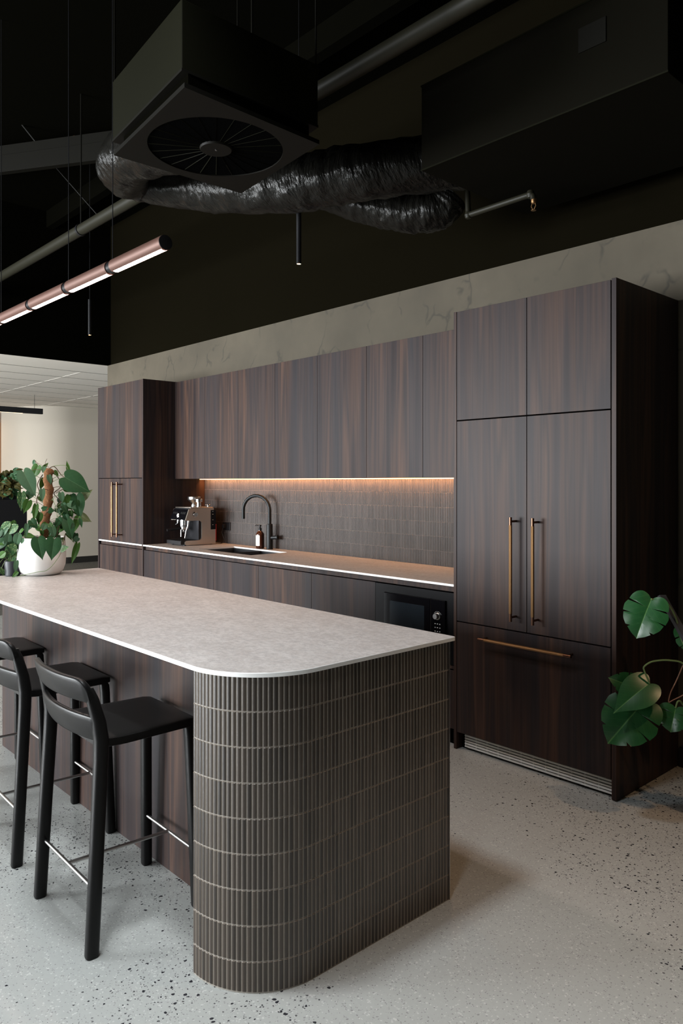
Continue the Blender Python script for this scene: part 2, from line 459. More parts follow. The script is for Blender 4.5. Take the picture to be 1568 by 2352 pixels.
FY = 3.253
def cabinet(name, label, cat, x0, x1, y0, z0, z1, group=None, mat=VOID):
    t = thing(name, label, cat, ((x0+x1)/2, y0, z0), group)
    link('body', BX(x0, x1, y0+.021, YW, z0, z1, WOOD), t, smooth=False, bevel=None)
    return t
def front(t, x0, x1, z0, z1, y=FY, name='door', gap=.0015, th=.019):
    return link(name, BX(x0+gap, x1-gap, y, y+th, z0+gap, z1-gap, WOOD), t, smooth=False, bevel=.0008)

# ---- right: integrated refrigerator with housing
XR = [-2.636, -2.617, -2.168, -1.713, -1.690]
t = thing('tall_cabinet', 'tall dark wood housing with two upper doors around the fridge, right end of the kitchen', 'cabinet', (-2.16, FY, 0))
sp = link('side_panel', BX(XR[0], XR[1], FY, YW-.001, 0, 2.396, WOOD), t, smooth=False, bevel=.0008)
sp = link('side_panel', BX(XR[3], XR[4], FY, YW-.001, 0.004, 2.400, WOOD), t, smooth=False, bevel=.0008)
c2 = BX(XR[1], XR[3], FY+.022, YW-.001, 1.80, 2.394, VOID)
link('carcass', c2, t, smooth=False)
front(t, XR[1]+.002, XR[2], 1.800, 2.396, gap=.0018)
front(t, XR[2], XR[3]-.003, 1.800, 2.396, gap=.0018)
t = thing('refrigerator', 'built-in fridge with dark wood doors and three brass pull handles', 'refrigerator', (-2.16, FY, 0))
link('body', BX(XR[1]+.002, XR[3]-.002, FY+.022, YW-.002, .1, 1.797, VOID), t, smooth=False)
link('plinth_leg', BX(XR[1]+.002, XR[1]+.03, FY+.05, FY+.5, 0, .1, VOID), t, smooth=False)
d1 = front(t, XR[1]+.002, XR[2], .703, 1.797, gap=.0018)
d2 = front(t, XR[2], XR[3]-.003, .703, 1.797, gap=.0018)
dr = front(t, XR[1]+.002, XR[3]-.003, .094, .700, gap=.0018, name='drawer')
pull(d1, (-2.232, 3.205, .757), (-2.232, 3.205, 1.285))
pull(d2, (-2.102, 3.205, .757), (-2.102, 3.205, 1.285))
pull(dr, (-2.435, 3.205, .638), (-1.892, 3.205, .638))
gr = MB()
gx0, gx1 = -2.585, XR[3]-.002
gr.box(gx0, gx1, FY+.045, FY+.05, .012, .090, plain('grille_dark', (.14, .15, .145), .6, .1))
for k in range(6):
    z = .014+k*.0145
    gr.box(gx0, gx1, FY+.032, FY+.048, z, z+.0082, GRILLE)
n = 13
for k in range(n):
    x = gx0+(gx1-gx0)*k/(n-1)*.985
    gr.box(x, x+.006, FY+.036, FY+.048, .012, .092, GRILLE)
o = link('vent_grille', gr, t, smooth=False); o['label'] = 'silver slatted vent grille'

# ---- left pantry
XL = [-7.105, -7.086, -6.645, -6.202, -6.183]
t = thing('tall_cabinet', 'tall dark wood pantry at the left end, pair of brass handles, beside the coffee machine', 'cabinet', (-6.64, FY, 0))
link('side_panel', BX(XL[0], XL[1], FY, YW-.001, 0, 2.390, WOOD), t, smooth=False, bevel=.0008)
link('side_panel', BX(XL[3], XL[4], FY, YW-.001, 0, 2.390, WOOD), t, smooth=False, bevel=.0008)
link('carcass', BX(XL[1], XL[3], FY+.022, YW-.001, .1, 2.388, VOID), t, smooth=False)
link('kickboard', BX(XL[1], XL[3], FY+.06, FY+.08, 0, .1, VOID), t, smooth=False)
front(t, XL[1], XL[2], 1.500, 2.389); front(t, XL[2], XL[3], 1.500, 2.389)
d1 = front(t, XL[1], XL[2], .903, 1.497); d2 = front(t, XL[2], XL[3], .903, 1.497)
pull(d1, (-6.692, 3.200, .948), (-6.692, 3.200, 1.462)); pull(d2, (-6.590, 3.200, .948), (-6.590, 3.200, 1.462))
o = link('worktop_strip', BX(XL[1]+.001, XL[3]-.001, FY-.001, FY+.03, .888, .900, EDGE), t, smooth=False); o['label'] = 'white worktop edge strip'
link('rail', BX(XL[1]+.03, XL[3]-.001, FY+.012, FY+.03, .857, .888, WOOD), t, smooth=False)
front(t, XL[1], XL[3], .1, .853, y=FY+.008)

# ---- base cabinets
BXs = [-6.183, -5.634, -5.048, -4.454, -3.856, -3.251, -2.636]
wh = ['leftmost, beside the pantry and below the coffee machine', 'second from the pantry', 'third from the pantry',
      'fourth from the pantry', 'immediately left of the microwave', 'holding the black microwave']
for i in range(6):
    x0, x1 = BXs[i], BXs[i+1]
    t = thing('base_cabinet', 'dark wood base cabinet under the worktop, '+wh[i], 'cabinet', ((x0+x1)/2, FY, 0), 'base cabinets under the worktop')
    y0 = FY+.008
    if i < 5:
        top = .62 if i in (1, 2) else .850
        link('body', BX(x0+.001, x1-.001, y0+.021, YW-.002, .1, top, VOID), t, smooth=False)
        front(t, x0, x1, .1, .853, y=y0)
    else:
        link('body', BX(x0+.001, x1-.001, y0+.021, YW-.002, .1, .44, VOID), t, smooth=False)
        front(t, x0, x1, .1, .425, y=y0, name='drawer')
        link('shelf', BX(x0+.001, x1-.001, y0, YW-.002, .432, .449, WOOD), t, smooth=False)
        link('back_panel', BX(x0+.001, x1-.001, YW-.02, YW-.002, .449, .85, VOID), t, smooth=False)
    rl = MB().box(x0+(.03 if i == 0 else 0), x1, y0+.004, y0+.02, .857, .887, WOOD)
    link('top_rail', rl, t, smooth=False)
    link('kickboard', BX(x0, x1, y0+.05, y0+.065, 0, .1, VOID), t, smooth=False)

# ---- worktop with sink cut-out
SX0, SX1, SY0, SY1 = -5.49, -4.74, 3.40, 3.755
wt = MB()
wx0, wx1 = -6.183, -2.6365
for a in ((wx0, SX0, FY, YW-.012), (SX1, wx1, FY, YW-.012), (SX0, SX1, FY, SY0), (SX0, SX1, SY1, YW-.012)):
    x0, x1, y0, y1 = a; z0, z1 = .888, .900
    wt.add([(x0, y0, z1), (x1, y0, z1), (x1, y1, z1), (x0, y1, z1)], [(0, 1, 2, 3)], SLAB)
    wt.add([(x0, y0, z0), (x1, y0, z0), (x1, y1, z0), (x0, y1, z0)], [(3, 2, 1, 0)], EDGE)
wt.add([(wx0, FY, .888), (wx1, FY, .888), (wx1, FY, .9), (wx0, FY, .9)], [(0, 1, 2, 3)], EDGE)
wt.add([(SX0, SY0, .888), (SX0, SY1, .888), (SX1, SY1, .888), (SX1, SY0, .888), (SX0, SY0, .9), (SX0, SY1, .9), (SX1, SY1, .9), (SX1, SY0, .9)],
       [(0, 1, 5, 4), (1, 2, 6, 5), (2, 3, 7, 6), (3, 0, 4, 7)], EDGE)
wt.add([(wx0, YW-.012, .888), (wx1, YW-.012, .888), (wx1, YW-.012, .9), (wx0, YW-.012, .9)], [(0, 1, 2, 3)], EDGE)
o = link('worktop', wt, origin=(-4.4, 3.58, .888), smooth=False, fixn=False); tag(o, 'long beige stone worktop with a thin white front edge, under the wall cabinets', 'worktop')

def bowl(x0, x1, y0, y1, zt, zb, th=.003):
    m = MB()
    m.box(x0, x1, y0, y1, zb-th, zb, SINKM)
    m.box(x0-th, x0, y0-th, y1+th, zb-th, zt, SINKM); m.box(x1, x1+th, y0-th, y1+th, zb-th, zt, SINKM)
    m.box(x0, x1, y0-th, y0, zb-th, zt, SINKM); m.box(x0, x1, y1, y1+th, zb-th, zt, SINKM)
    m.lathe(((x0+x1)/2, (y0+y1)/2, zb), [(.04, .001), (.04, .003), (.02, .004), (0.0, .002)], STEEL, 20)
    return m
t = thing('sink', 'double-bowl gunmetal sink set into the beige worktop below the black tap', 'sink', (-5.1, 3.58, .887))
xm = -5.10
link('bowl', bowl(SX0+.004, xm-.012, SY0+.004, SY1-.004, .8875, .70), t, smooth=False)
link('bowl', bowl(xm+.012, SX1-.004, SY0+.004, SY1-.004, .8875, .70), t, smooth=False)
link('divider', BX(xm-.009, xm+.009, SY0+.002, SY1-.002, .70, .875, SINKM), t, smooth=False, bevel=.002)

# ---- splashback tiles (kit-kat mosaic)
def tile_prism(m, P, N, U, w, h, mat, rnd, depth=.006, bulge=.0022):
    """one finger tile: centre bottom P, outward N, width dir U"""
    P = Vector(P); N = Vector(N); U = Vector(U); Z = Vector((0, 0, 1))
    prof = [(-.5, depth-.004), (-.5, depth-.0010), (-.425, depth-.0001), (-.25, depth+bulge*.35), (0, depth+bulge*.45), (.25, depth+bulge*.35), (.425, depth-.0001), (.5, depth-.0010), (.5, depth-.004)]
    k = len(prof); vs = []
    for zz, ins in ((0, .0012), (.0014, 0), (h-.0014, 0), (h, .0012)):
        for u, d in prof:
            vs.append(P+U*(u*w)+N*max(0, d-(ins if d > 0 else 0))+Z*zz)
    fs = []
    for r in range(3):
        fs += [(r*k+i, r*k+i+1, (r+1)*k+i+1, (r+1)*k+i) for i in range(k-1)]
    fs += [tuple(reversed(range(k))), tuple(3*k+i for i in range(k))]
    o0 = len(m.f); m.add(vs, fs, mat, rnd=rnd)
    for r in range(3):
        for i in range(k-1):
            if r != 1 or i in (0, 1, k-3, k-2): m.r[o0+r*(k-1)+i] = 1.0+.5*rnd
sb = MB()
x0, x1 = -6.181, -2.638
sb.box(x0, x1, YW-.0092, YW-.0005, .9005, 1.4885, GROUT2)
ncol = 236; pitch = (x1-x0)/ncol; rh = .0985
for r in range(6):
    zb = .902+r*rh; hh_ = min(rh-.0028, 1.4885-zb)
    for k in range(ncol):
        tile_prism(sb, (x0+pitch*(k+.5), YW-.005, zb), (0, -1, 0), (1, 0, 0), pitch-.0020, hh_, TILE2, random.random()*.97)
o = link('splashback', sb, origin=(-4.4, YW, .9), angle=32); tag(o, 'taupe finger-tile splashback lit from above, between worktop and wall cabinets', 'splashback')

# ---- wall cabinets
WX = [-6.183, -5.671, -5.167, -4.666, -4.162, -3.650, -3.144, -2.637]
WY, WZ0, WZ1 = 3.575, 1.490, 2.386
wl = ['first from the left, next to the pantry', 'second from the left, above the coffee machine', 'third from the left, above the sink', 'fourth from the left, in the middle of the row',
      'fifth from the left', 'sixth from the left', 'last on the right, partly hidden behind the fridge housing']
for i in range(7):
    x0, x1 = WX[i], WX[i+1]
    t = thing('wall_cabinet', 'dark wood single-door wall cabinet, '+wl[i], 'cabinet', ((x0+x1)/2, WY, WZ0), 'wall cabinets above the splashback')
    link('body', BX(x0+.0005, x1-.0005, WY+.021, YW-.001, WZ0+.001, WZ1-.001, WOOD), t, smooth=False)
    front(t, x0, x1, WZ0, WZ1, y=WY)
led = MB().box(-6.175, -2.64, 3.836, 3.848, WZ0-.0055, WZ0+.001, WARMLED)
o = link('led_strip', led, origin=(-4.3, 3.84, WZ0), smooth=False); tag(o, 'glowing amber light strip under the wall cabinets', 'light strip')

# ---- microwave
MX0, MX1, MZ0, MZ1 = -3.248, -2.640, .452, .850
t = thing('microwave', 'black built-in microwave below the worktop with silver dial', 'microwave', (-2.94, FY+.01, MZ0))
fr = MB(); yy = FY+.006
link('oven_body', BX(-3.20, -2.68, FY+.03, FY+.5, MZ0, .83, BLACK), t, smooth=False)
ix0, ix1, iz0, iz1 = -3.168, -2.692, .47, .803
fr.box(MX0, MX1, yy, FY+.02, iz1, MZ1, TRIMBLACK); fr.box(MX0, MX1, yy, FY+.02, MZ0, iz0, TRIMBLACK)
fr.box(MX0, ix0, yy, FY+.02, iz0, iz1, TRIMBLACK); fr.box(ix1, MX1, yy, FY+.02, iz0, iz1, TRIMBLACK)
link('trim_frame', fr, t, smooth=False)
door = link('door', BX(ix0+.001, -2.802, FY-.006, FY+.03, iz0+.001, iz1-.001, GLASSBLACK), t, smooth=False, bevel=.003)
link('window', BX(-3.115, -2.845, FY-.0068, FY-.005, .51, .757, MWWIN), door, smooth=False)
pn = link('control_panel', BX(-2.800, ix1-.001, FY-.006, FY+.03, iz0+.001, iz1-.001, GLASSBLACK), t, smooth=False, bevel=.003)
kb = MB().lathe((-2.747, FY-.006, .712), [(.021, 0), (.021, -.004), (.019, -.006), (.0165, -.006), (.0155, -.022), (.0145, -.024), (0, -.024)], STEEL, 32, 'y')
o = link('dial', kb, pn); o['label'] = 'silver dial'
for r in range(4):
    for c in range(3):
        x = -2.764+c*.017; z = .668-r*.021
        mk = MB().box(x-.0035, x+.0035, FY-.0066, FY-.0059, z-.002, z+.0024, WHITE_MARK)
        link('button_symbol', mk, pn, smooth=False)
mk = MB(); vs = []
for k in range(13):
    a = PI*(.12+.76*k/12)
    vs += [(-2.747+rr_*math.cos(a), FY-.0066, .712+rr_*math.sin(a)) for rr_ in (.0262, .0270)]
mk.add(vs, [(2*k, 2*k+1, 2*k+3, 2*k+2) for k in range(12)], WHITE_MARK)
link('dial_scale', mk, pn, smooth=False)

# ---- tap
tx, ty = -5.065, 3.825
t = thing('tap', 'matt black gooseneck kitchen tap standing behind the sink', 'tap', (tx, ty, .9))
m = MB().lathe((tx, ty, .9), [(.030, 0), (.030, .004), (.0255, .006), (.0255, .205), (.024, .21), (.016, .212)], BLACK_TAP, 28)
link('body', m, t)
pth = [(tx, ty, 1.10), (tx, ty, 1.225)]
rr = .125; dx, dy = -.90, -.44
ln = math.hypot(dx, dy); dx /= ln; dy /= ln
for k in range(0, 17):
    a = PI*k/16
    pth.append((tx+dx*rr*(1-math.cos(a)), ty+dy*rr*(1-math.cos(a)), 1.225+rr*math.sin(a)*.98))
pth.append((tx+dx*rr*2, ty+dy*rr*2, 1.150))
m = MB().tube(pth, .0145, BLACK_TAP, 18)
link('spout', m, t)
m = MB().cyl((tx, ty, .995), (tx+.060, ty+.022, 1.0), .016, BLACK_TAP, 20)
m.cyl((tx+.058, ty+.021, 1.0), (tx+.078, ty+.028, 1.002), .020, BLACK_TAP, 20)
link('lever', m, t)

# ---- soap bottle
bx, by = -5.165, 3.80
t = thing('soap_dispenser', 'amber pump bottle with cream label standing left of the tap', 'soap dispenser', (bx, by, .9))
m = MB().lathe((bx, by, .9), [(.030, 0), (.035, .004), (.035, .118), (.033, .128), (.022, .143), (.013, .150), (.013, .158)], AMBER, 28)
bo = link('bottle', m, t)
m = MB(); segs = 14
for k in range(segs):
    a0 = -PI*.95+PI*.72*k/segs; a1 = -PI*.95+PI*.72*(k+1)/segs; r = .0354
    q = [(bx+r*math.cos(a), by+r*math.sin(a)) for a in (a0, a1)]
    m.add([(*q[0], .925), (*q[1], .925), (*q[1], 1.013), (*q[0], 1.013)], [(0, 1, 2, 3)], CREAM)
o = link('paper_label', m, bo); o['label'] = 'cream label'
a = -PI*.50; m = MB().lathe((bx+.0358*math.cos(a), by+.0358*math.sin(a), .940), [(.0045, 0), (.0045, -.0004), (0, -.0004)], ORANGE, 12, 'y')
link('label_print', m, bo)
m = MB().lathe((bx, by, 1.055), [(.014, 0), (.014, .018), (.007, .022), (.007, .034), (.012, .036), (.012, .044), (.004, .046)], BLACK, 18)
m.tube([(bx, by, 1.096), (bx-.03, by-.015, 1.097), (bx-.042, by-.021, 1.092)], [.005, .0045, .0035], BLACK, 10)
link('pump', m, t)

# ---- power lead and outlet behind machine
ox = -5.80
t = thing('power_outlet', 'black power outlet with plug and cord on the tiles beside the coffee machine', 'power outlet', (ox, YW-.012, 1.06))
link('wall_plate', BX(ox-.058, ox+.058, YW-.020, YW-.0125, 1.02, 1.095, BLACK), t, smooth=False, bevel=.002)
pg = link('plug', BX(ox-.03, ox+.00, YW-.05, YW-.0205, 1.04, 1.075, BLACK), t, smooth=False, bevel=.004)
link('cord', MB().tube(curve([(ox-.015, YW-.045, 1.045), (ox-.01, YW-.06, 1.0), (ox+.01, YW-.05, .94), (ox-.0, YW-.07, .905), (ox-.10, YW-.09, .904)], 5), .0035, BLACK, 8), t)

# ---- coffee machine
mx0, mx1, my0, my1 = -6.065, -5.80, 3.45, 3.77
t = thing('coffee_machine', 'stainless steel espresso machine with bean hopper on the worktop by the pantry', 'coffee machine', ((mx0+mx1)/2, 3.6, .9))
STB = plain('warm_brushed_steel', (.58, .51, .45), .34, 1.0)
def sideprof():
    # C-shaped side outline in (y,z): base, rear column, overhanging head
    z0 = .905
    P = [(my0+.005, z0+.03), (my0+.005, z0+.01), (my0+.02, z0), (my1, z0), (my1+.0, z0+.15), (my1-.02, z0+.325), (my0+.07, z0+.325), (my0+.045, z0+.315), (my0+.012, z0+.225), (my0+.02, z0+.215),
         (my0+.145, z0+.215)]
    for k in range(1, 7):
        a = PI/2-k*PI/12; P.append((my0+.145+.03*math.cos(a), z0+.185+.03*math.sin(a)))
    P.append((my0+.175, z0+.075))
    for k in range(1, 7):
        a = -k*PI/12; P.append((my0+.145+.03*math.cos(a), z0+.070+.03*math.sin(a)))
    P.append((my0+.02, z0+.04))
    return P
sp = sideprof()
for x0 in (mx0, mx1-.012):
    link('side_shell', MB().prism(sp, 'x', x0, x0+.012, STB), t, angle=25, bevel=.002)
m = BX(mx0+.012, mx1-.012, my0+.16, my1, .905, 1.225, BLACK)
m.box(mx0+.012, mx1-.012, my0+.055, my0+.17, 1.13, 1.228, BLACK)
link('chassis', m, t, smooth=False)
m = BX(mx0+.004, mx1-.004, my0+.06, my1-.02, 1.2305, 1.238, STB); link('top_tray', m, t, smooth=False, bevel=.002)
# slanted control panel
m = MB(); ya, za, yb, zb = my0+.006, 1.128, my0+.046, 1.222
m.add([(mx0+.002, ya, za), (mx1-.016, ya, za), (mx1-.016, yb, zb), (mx0+.002, yb, zb), (mx0+.002, ya+.02, za), (mx1-.016, ya+.02, za), (mx1-.016, yb+.02, zb), (mx0+.002, yb+.02, zb)],
      [(0, 1, 2, 3), (7, 6, 5, 4), (0, 4, 5, 1), (3, 2, 6, 7), (0, 3, 7, 4), (1, 5, 6, 2)], GLASSBLACK)
cp = link('control_panel', m, t, smooth=False)
def pan(u, v, off=.001):  # u 0..1 across, v 0..1 up
    n = Vector((0, -(zb-za), (yb-ya))).normalized()
    return Vector((mx0+.01+(mx1-mx0-.03)*u, ya+(yb-ya)*v, za+(zb-za)*v))+n*off
nrm = Vector((0, -(zb-za), (yb-ya))).normalized()
def ring(u, v, r, r2=None, nm='button'):
    m = MB(); c = pan(u, v); m.tube([c, c+nrm*.002], r, CHROME, 14)
    if r2: c2 = c+nrm*.0015; m.tube([c2, c2+nrm*.002], r2, BLACK, 12)
    link(nm, m, cp)
for u in (.10, .22, .34, .66, .78, .90): ring(u, .62, .0115, .0085)
for u in (.22, .30, .62, .70): ring(u, .2, .003, nm='indicator')
m = MB(); c = pan(.48, .40); m.tube([c, c+nrm*.004, c+nrm*.006], [.023, .023, .019], CHROME, 24); m.tube([c+nrm*.006, c+nrm*.0065], .015, WHITE_MARK, 20)
link('pressure_gauge', m, cp)
# group head, portafilter, steam wand
m = MB().lathe((-5.955, my0+.085, 1.072), [(.033, .06), (.036, .03), (.036, 0), (.03, -.004)], CHROME, 28); link('group_head', m, t)
m = MB().lathe((-5.955, my0+.085, 1.028), [(.012, 0), (.028, .006), (.031, .012), (.031, .036)], CHROME, 24)
m.tube([(-5.955, my0+.06, 1.047), (-5.965, my0+.0, 1.042), (-5.98, my0-.07, 1.035)], [.008, .011, .012], BLACK, 14)
m.tube([(-5.955, my0+.085, 1.03), (-5.955, my0+.08, 1.012)], .008, CHROME, 12)
link('portafilter', m, t)
m = MB().tube([(-5.845, my0+.07, 1.125), (-5.845, my0+.06, 1.07), (-5.85, my0+.045, 1.03), (-5.862, my0+.04, .965)], [.011, .007, .0045, .0045], CHROME, 12); link('steam_wand', m, t)
m = MB().tube([(-6.03, my0+.07, 1.125), (-6.03, my0+.065, 1.09), (-6.03, my0+.04, 1.08)], [.008, .005, .004], CHROME, 12)
m.tube([(-6.03, my0+.10, 1.12), (-6.03, my0+.10, .965)], .006, CHROME, 10); link('water_spout', m, t)
m = BX(mx0+.0125, mx1-.0125, my0+.150, my0+.158, .95, 1.125, plain('splash_plate', (.05, .05, .055), .3, .8)); link('back_plate', m, t, smooth=False)
# drip tray
m = BX(mx0+.008, mx1-.014, my0-.03, my0+.15, .912, .944, BLACK); 
for k in range(8): m.box(mx0+.02+k*.028, mx0+.034+k*.028, my0-.02, my0+.14, .944, .946, BLACK)
link('drip_tray', m, t, smooth=False, bevel=.003)
for x in (mx0+.03, mx1-.03):
    for y in (my0+.02, my1-.03): link('foot', MB().cyl((x, y, .9), (x, y, .913), .012, BLACK, 14), t)
# hopper etc
m = MB().lathe((-5.985, 3.66, 1.238), [(.028, 0), (.028, .018), (.022, .024), (.030, .036), (.055, .060), (.058, .066), (.058, .088), (.055, .092), (0, .094)], STEEL, 32); link('bean_hopper', m, t)
m = MB().lathe((-5.872, 3.64, 1.238), [(.024, 0), (.024, .006), (.020, .008), (.020, .04), (.032, .046), (.032, .070), (.028, .075), (0, .076)], CHROME, 28); link('tamper', m, t)
m = MB().lathe((-5.845, 3.72, 1.238), [(.012, 0), (.012, .012), (.028, .016), (.026, .022), (0, .024)], CHROME, 24); link('tray_knob', m, t)
# side dial
m = MB().lathe((mx1, my0+.105, 1.175), [(.024, 0), (.024, .006), (.020, .008), (.019, .018), (0, .019)], CHROME, 28, 'x')
m.box(mx1+.018, mx1+.023, my0+.101, my0+.109, 1.158, 1.192, STEEL); link('steam_dial', m, t)
m = BX(mx1-.10, mx1+.001, my1-.052, my1+.0015, 1.035, 1.21, GLASSBLACK)
for z in (1.195, 1.17, 1.12, 1.075): m.box(mx1+.001, mx1+.0016, my1-.035, my1-.025, z, z+.003, WHITE_MARK)
link('water_tank', m, t, smooth=False)
m = BX(mx1-.03, mx1-.004, my1+.0016, my1+.012, .93, 1.08, RED); link('red_filter_tab', m, t, smooth=False, bevel=.003)

# ---------------------------------------------------------------- island
IX1 = -1.690; IY0, IY1 = 1.190, 2.062; IR = .25; IXL = -1.955; PY = 1.440; IX0 = -4.36
t = thing('kitchen_island', 'kitchen island base with finger-tiled rounded end and dark wood panels', 'kitchen island', (-3.1, 1.7, 0))
link('timber_panel', BX(IX0, IXL+.02, PY, PY+.02, 0, .908, WOOD), t, smooth=False)
link('rear_panel', BX(IX0, IX1-.012, IY1-.012, IY1, 0, .908, WOOD), t, smooth=False)
link('carcass', BX(IX0+.03, IX1-.02, PY+.02, IY1-.012, .0, .906, VOID), t, smooth=False)
link('end_panel', BX(IX0, IX0+.02, PY+.02, IY1-.012, 0, .908, WOOD), t, smooth=False)
# tiled nib path: from (IXL, PY) along left face, front, corner, end face
cx_, cy_ = IX1-IR, IY0+IR
core = [(IXL+.0025, PY+.02), (IXL+.0025, IY0+.0025)]
for k in range(0, 21):
    a = -PI/2+k*PI/40; core.append((cx_+(IR-.0025)*math.cos(a), cy_+(IR-.0025)*math.sin(a)))
core += [(IX1-.0025, IY1-.001), (IX1-.02, IY1-.001), (IX1-.02, PY+.02)]
clad = MB().prism(core, 'z', .0, .908, GROUT)
pitch = .01545
path = []  # (point, normal, tangent)
Lf = (cx_-IXL)
arc = IR*PI/2; end = IY1-cy_
total = Lf+arc+end; nt = round(total/pitch); pt = total/nt
def along(s):
    if s < Lf: return Vector((IXL+s, IY0, 0)), Vector((0, -1, 0)), Vector((1, 0, 0))
    s -= Lf
    if s < arc:
        a = -PI/2+s/IR; return Vector((cx_+IR*math.cos(a), cy_+IR*math.sin(a), 0)), Vector((math.cos(a), math.sin(a), 0)), Vector((-math.sin(a), math.cos(a), 0))
    s -= arc; return Vector((IX1, cy_+s, 0)), Vector((1, 0, 0)), Vector((0, 1, 0))
rh = .1022
for r in range(9):
    ztop = .9075-r*rh; zb_ = max(.004, ztop-rh+.0028)
    for k in range(nt):
        P, N, U = along((k+.5)*pt)
        tile_prism(clad, P-N*.007+Vector((0, 0, zb_)), N, U, pt-.0024, ztop-zb_, TILE, random.random()*.97)
    for k in range(int((PY-IY0)/pitch)):
        tile_prism(clad, (IXL+.007, PY-(k+.5)*pitch, zb_), (-1, 0, 0), (0, -1, 0), pitch-.0024, ztop-zb_, TILE, random.random()*.97)
o = link('tile_cladding', clad, t, angle=32); o['label'] = 'bronze-brown vertical finger tiles with grey grout around the rounded end'
m = BX(IX1-.010, IX1+.0015, IY1-.0012, IY1+.0012, 0.002, .908, STEEL); o = link('edge_trim', m, t, smooth=False); o['label'] = 'thin metal edge trim'
# slab
def slab_poly(ins=0, xr=-1.676, y0=1.178, y1=2.083, r=.262):
    P = [(-4.54+ins, y1-ins), (-4.54+ins, y0+ins)]
    for k in range(0, 25):
        a = -PI/2+k*PI/48; P.append((xr-r+(r-ins)*math.cos(a), y0+r+(r-ins)*math.sin(a)))
    for k in range(0, 5):
        a = k*PI/8; P.append((xr-.012+(.012-ins)*math.cos(a), y1-.012+(.012-ins)*math.sin(a)))
    return P
m = MB(); A = slab_poly(0); B2 = slab_poly(.0015); n = len(A); zt, zbm = .9215, .9085
vs = [(x, y, zbm) for x, y in A]+[(x, y, zt-.0015) for x, y in A]+[(x, y, zt) for x, y in B2]
m.add(vs, [tuple(reversed(range(n)))]+[(i, (i+1) % n, n+(i+1) % n, n+i) for i in range(n)]+[(n+i, n+(i+1) % n, 2*n+(i+1) % n, 2*n+i) for i in range(n)], EDGE)
m.add([(x, y, zt) for x, y in B2], [tuple(range(n))], SLAB)
o = link('island_countertop', m, origin=(-3.1, 1.63, .9085), angle=30); tag(o, 'beige-grey stone slab with white edge and rounded corner on the island', 'countertop')

# ---------------------------------------------------------------- stools
def superell(c, U, V, hu, hv, n=16, e=.6):
    out = []
    for k in range(n):
        a = 2*PI*k/n; ca, sa = math.cos(a), math.sin(a)
        out.append(c+U*(hu*math.copysign(abs(ca)**e, ca))+V*(hv*math.copysign(abs(sa)**e, sa)))
    return out
def loft(m, secs, mat):
    n = len(secs[0]); vs = [v for s_ in secs for v in s_]
    fs = [(i*n+k, i*n+(k+1) % n, (i+1)*n+(k+1) % n, (i+1)*n+k) for i in range(len(secs)-1) for k in range(n)]
    fs += [tuple(reversed(range(n))), tuple((len(secs)-1)*n+k for k in range(n))]
    m.add(vs, fs, mat)
X, Y, Z = Vector((1, 0, 0)), Vector((0, 1, 0)), Vector((0, 0, 1))
def backy(z):  # backrest leans back towards the top
    return -.160-.050*max(0, (z-.66))/.2
def make_stool():
    t = thing('bar_stool', 'black wooden bar stool with low slotted backrest, nearest to the tiled island corner', 'stool', (0, 0, 0), 'black bar stools along the island')
    # seat: slightly dished slab
    m = MB(); secs = []
    for k in range(0, 15):
        f = k/14; y = .198-.365*f
        hw = .181+.018*f; th = .0165
        zc = .634+(.012*max(0, (f-.7)/.3)**2)
        if k in (0, 14): hw -= .004; th = .0125
        secs.append(superell(Vector((0, y, zc)), X, Z, hw, th, 28, .22))
    loft(m, secs, STOOL)
    link('seat', m, t, angle=50)
    for s in (-1, 1):
        m = MB(); secs = []
        for z, y, x in ((0, .194, .190), (.006, .194, .190), (.3, .187, .178), (.58, .180, .165), (.612, .178, .163), (.634, .172, .158)):
            k = .0185 if z > .005 else .0165
            if z > .63: k = .014
            secs.append(superell(Vector((s*x, y, z)), X, Y, k, k, 16, .55))
        loft(m, secs, STOOL); link('leg', m, t, angle=50)
        m = MB(); secs = []
        pts = [(0, -.195, .224, .0185), (.006, -.195, .224, .0185), (.35, -.176, .220, .019), (.60, -.162, .215, .0195), (.66, -.160, .213, .020), (.72, -.168, .212, .019), (.79, -.186, .207, .017), (.825, -.195, .200, .012)]
        for z, y, x, r in pts:
            if z == 0: r -= .002
            secs.append(superell(Vector((s*x, y, z)), X, Y, r*.95, r*1.12, 16, .62))
        loft(m, secs, STOOL); link('leg', m, t, angle=50)
    # backrest
    m = MB()
    def band(zb, zt, umax, hth, ztcut):
        secs = []
        N = 28
        for k in range(N+1):
            u = -1+2*k/N; x = umax*math.sin(u*PI/2*.999) if True else umax*u
            uu = abs(x)/umax
            d = max(0, (uu-.78)/.22); cz = ztcut*(1-math.sqrt(max(0, 1-d*d)))
            zt_, zb_2 = zt-cz, zb
            h = max(.004, (zt_-zb_2)/2); zc = (zt_+zb_2)/2
            y = backy(zc)-.034*(1-uu*uu)
            lean = Vector((0, -.26, 1)).normalized()
            secs.append(superell(Vector((x, y, zc)), Y, lean, hth*(1 if uu < .97 else .8), h, 18, .5))
        loft(m, secs, STOOL)
    band(.778, .858, .222, .0125, .045)
    band(.652, .738, .226, .012, .004)
    # inner scoop: lower band thickens into the seat
    link('backrest', m, t, angle=50)
    m = MB(); r = .0062
    m.cyl((-.176, .186, .195), (.176, .186, .195), r, STEEL, 14)
    m.cyl((-.222, -.182, .200), (.222, -.182, .200), r, STEEL, 14)
    m.cyl((0, .186, .195), (0, -.182, .200), r, STEEL, 14)
    o = link('footrest', m, t); o['label'] = 'brushed steel footrest rails'
    return t
s1 = make_stool(); s1.location = (-2.450, 1.202, 0); s1.rotation_euler.z = math.radians(-1.5)
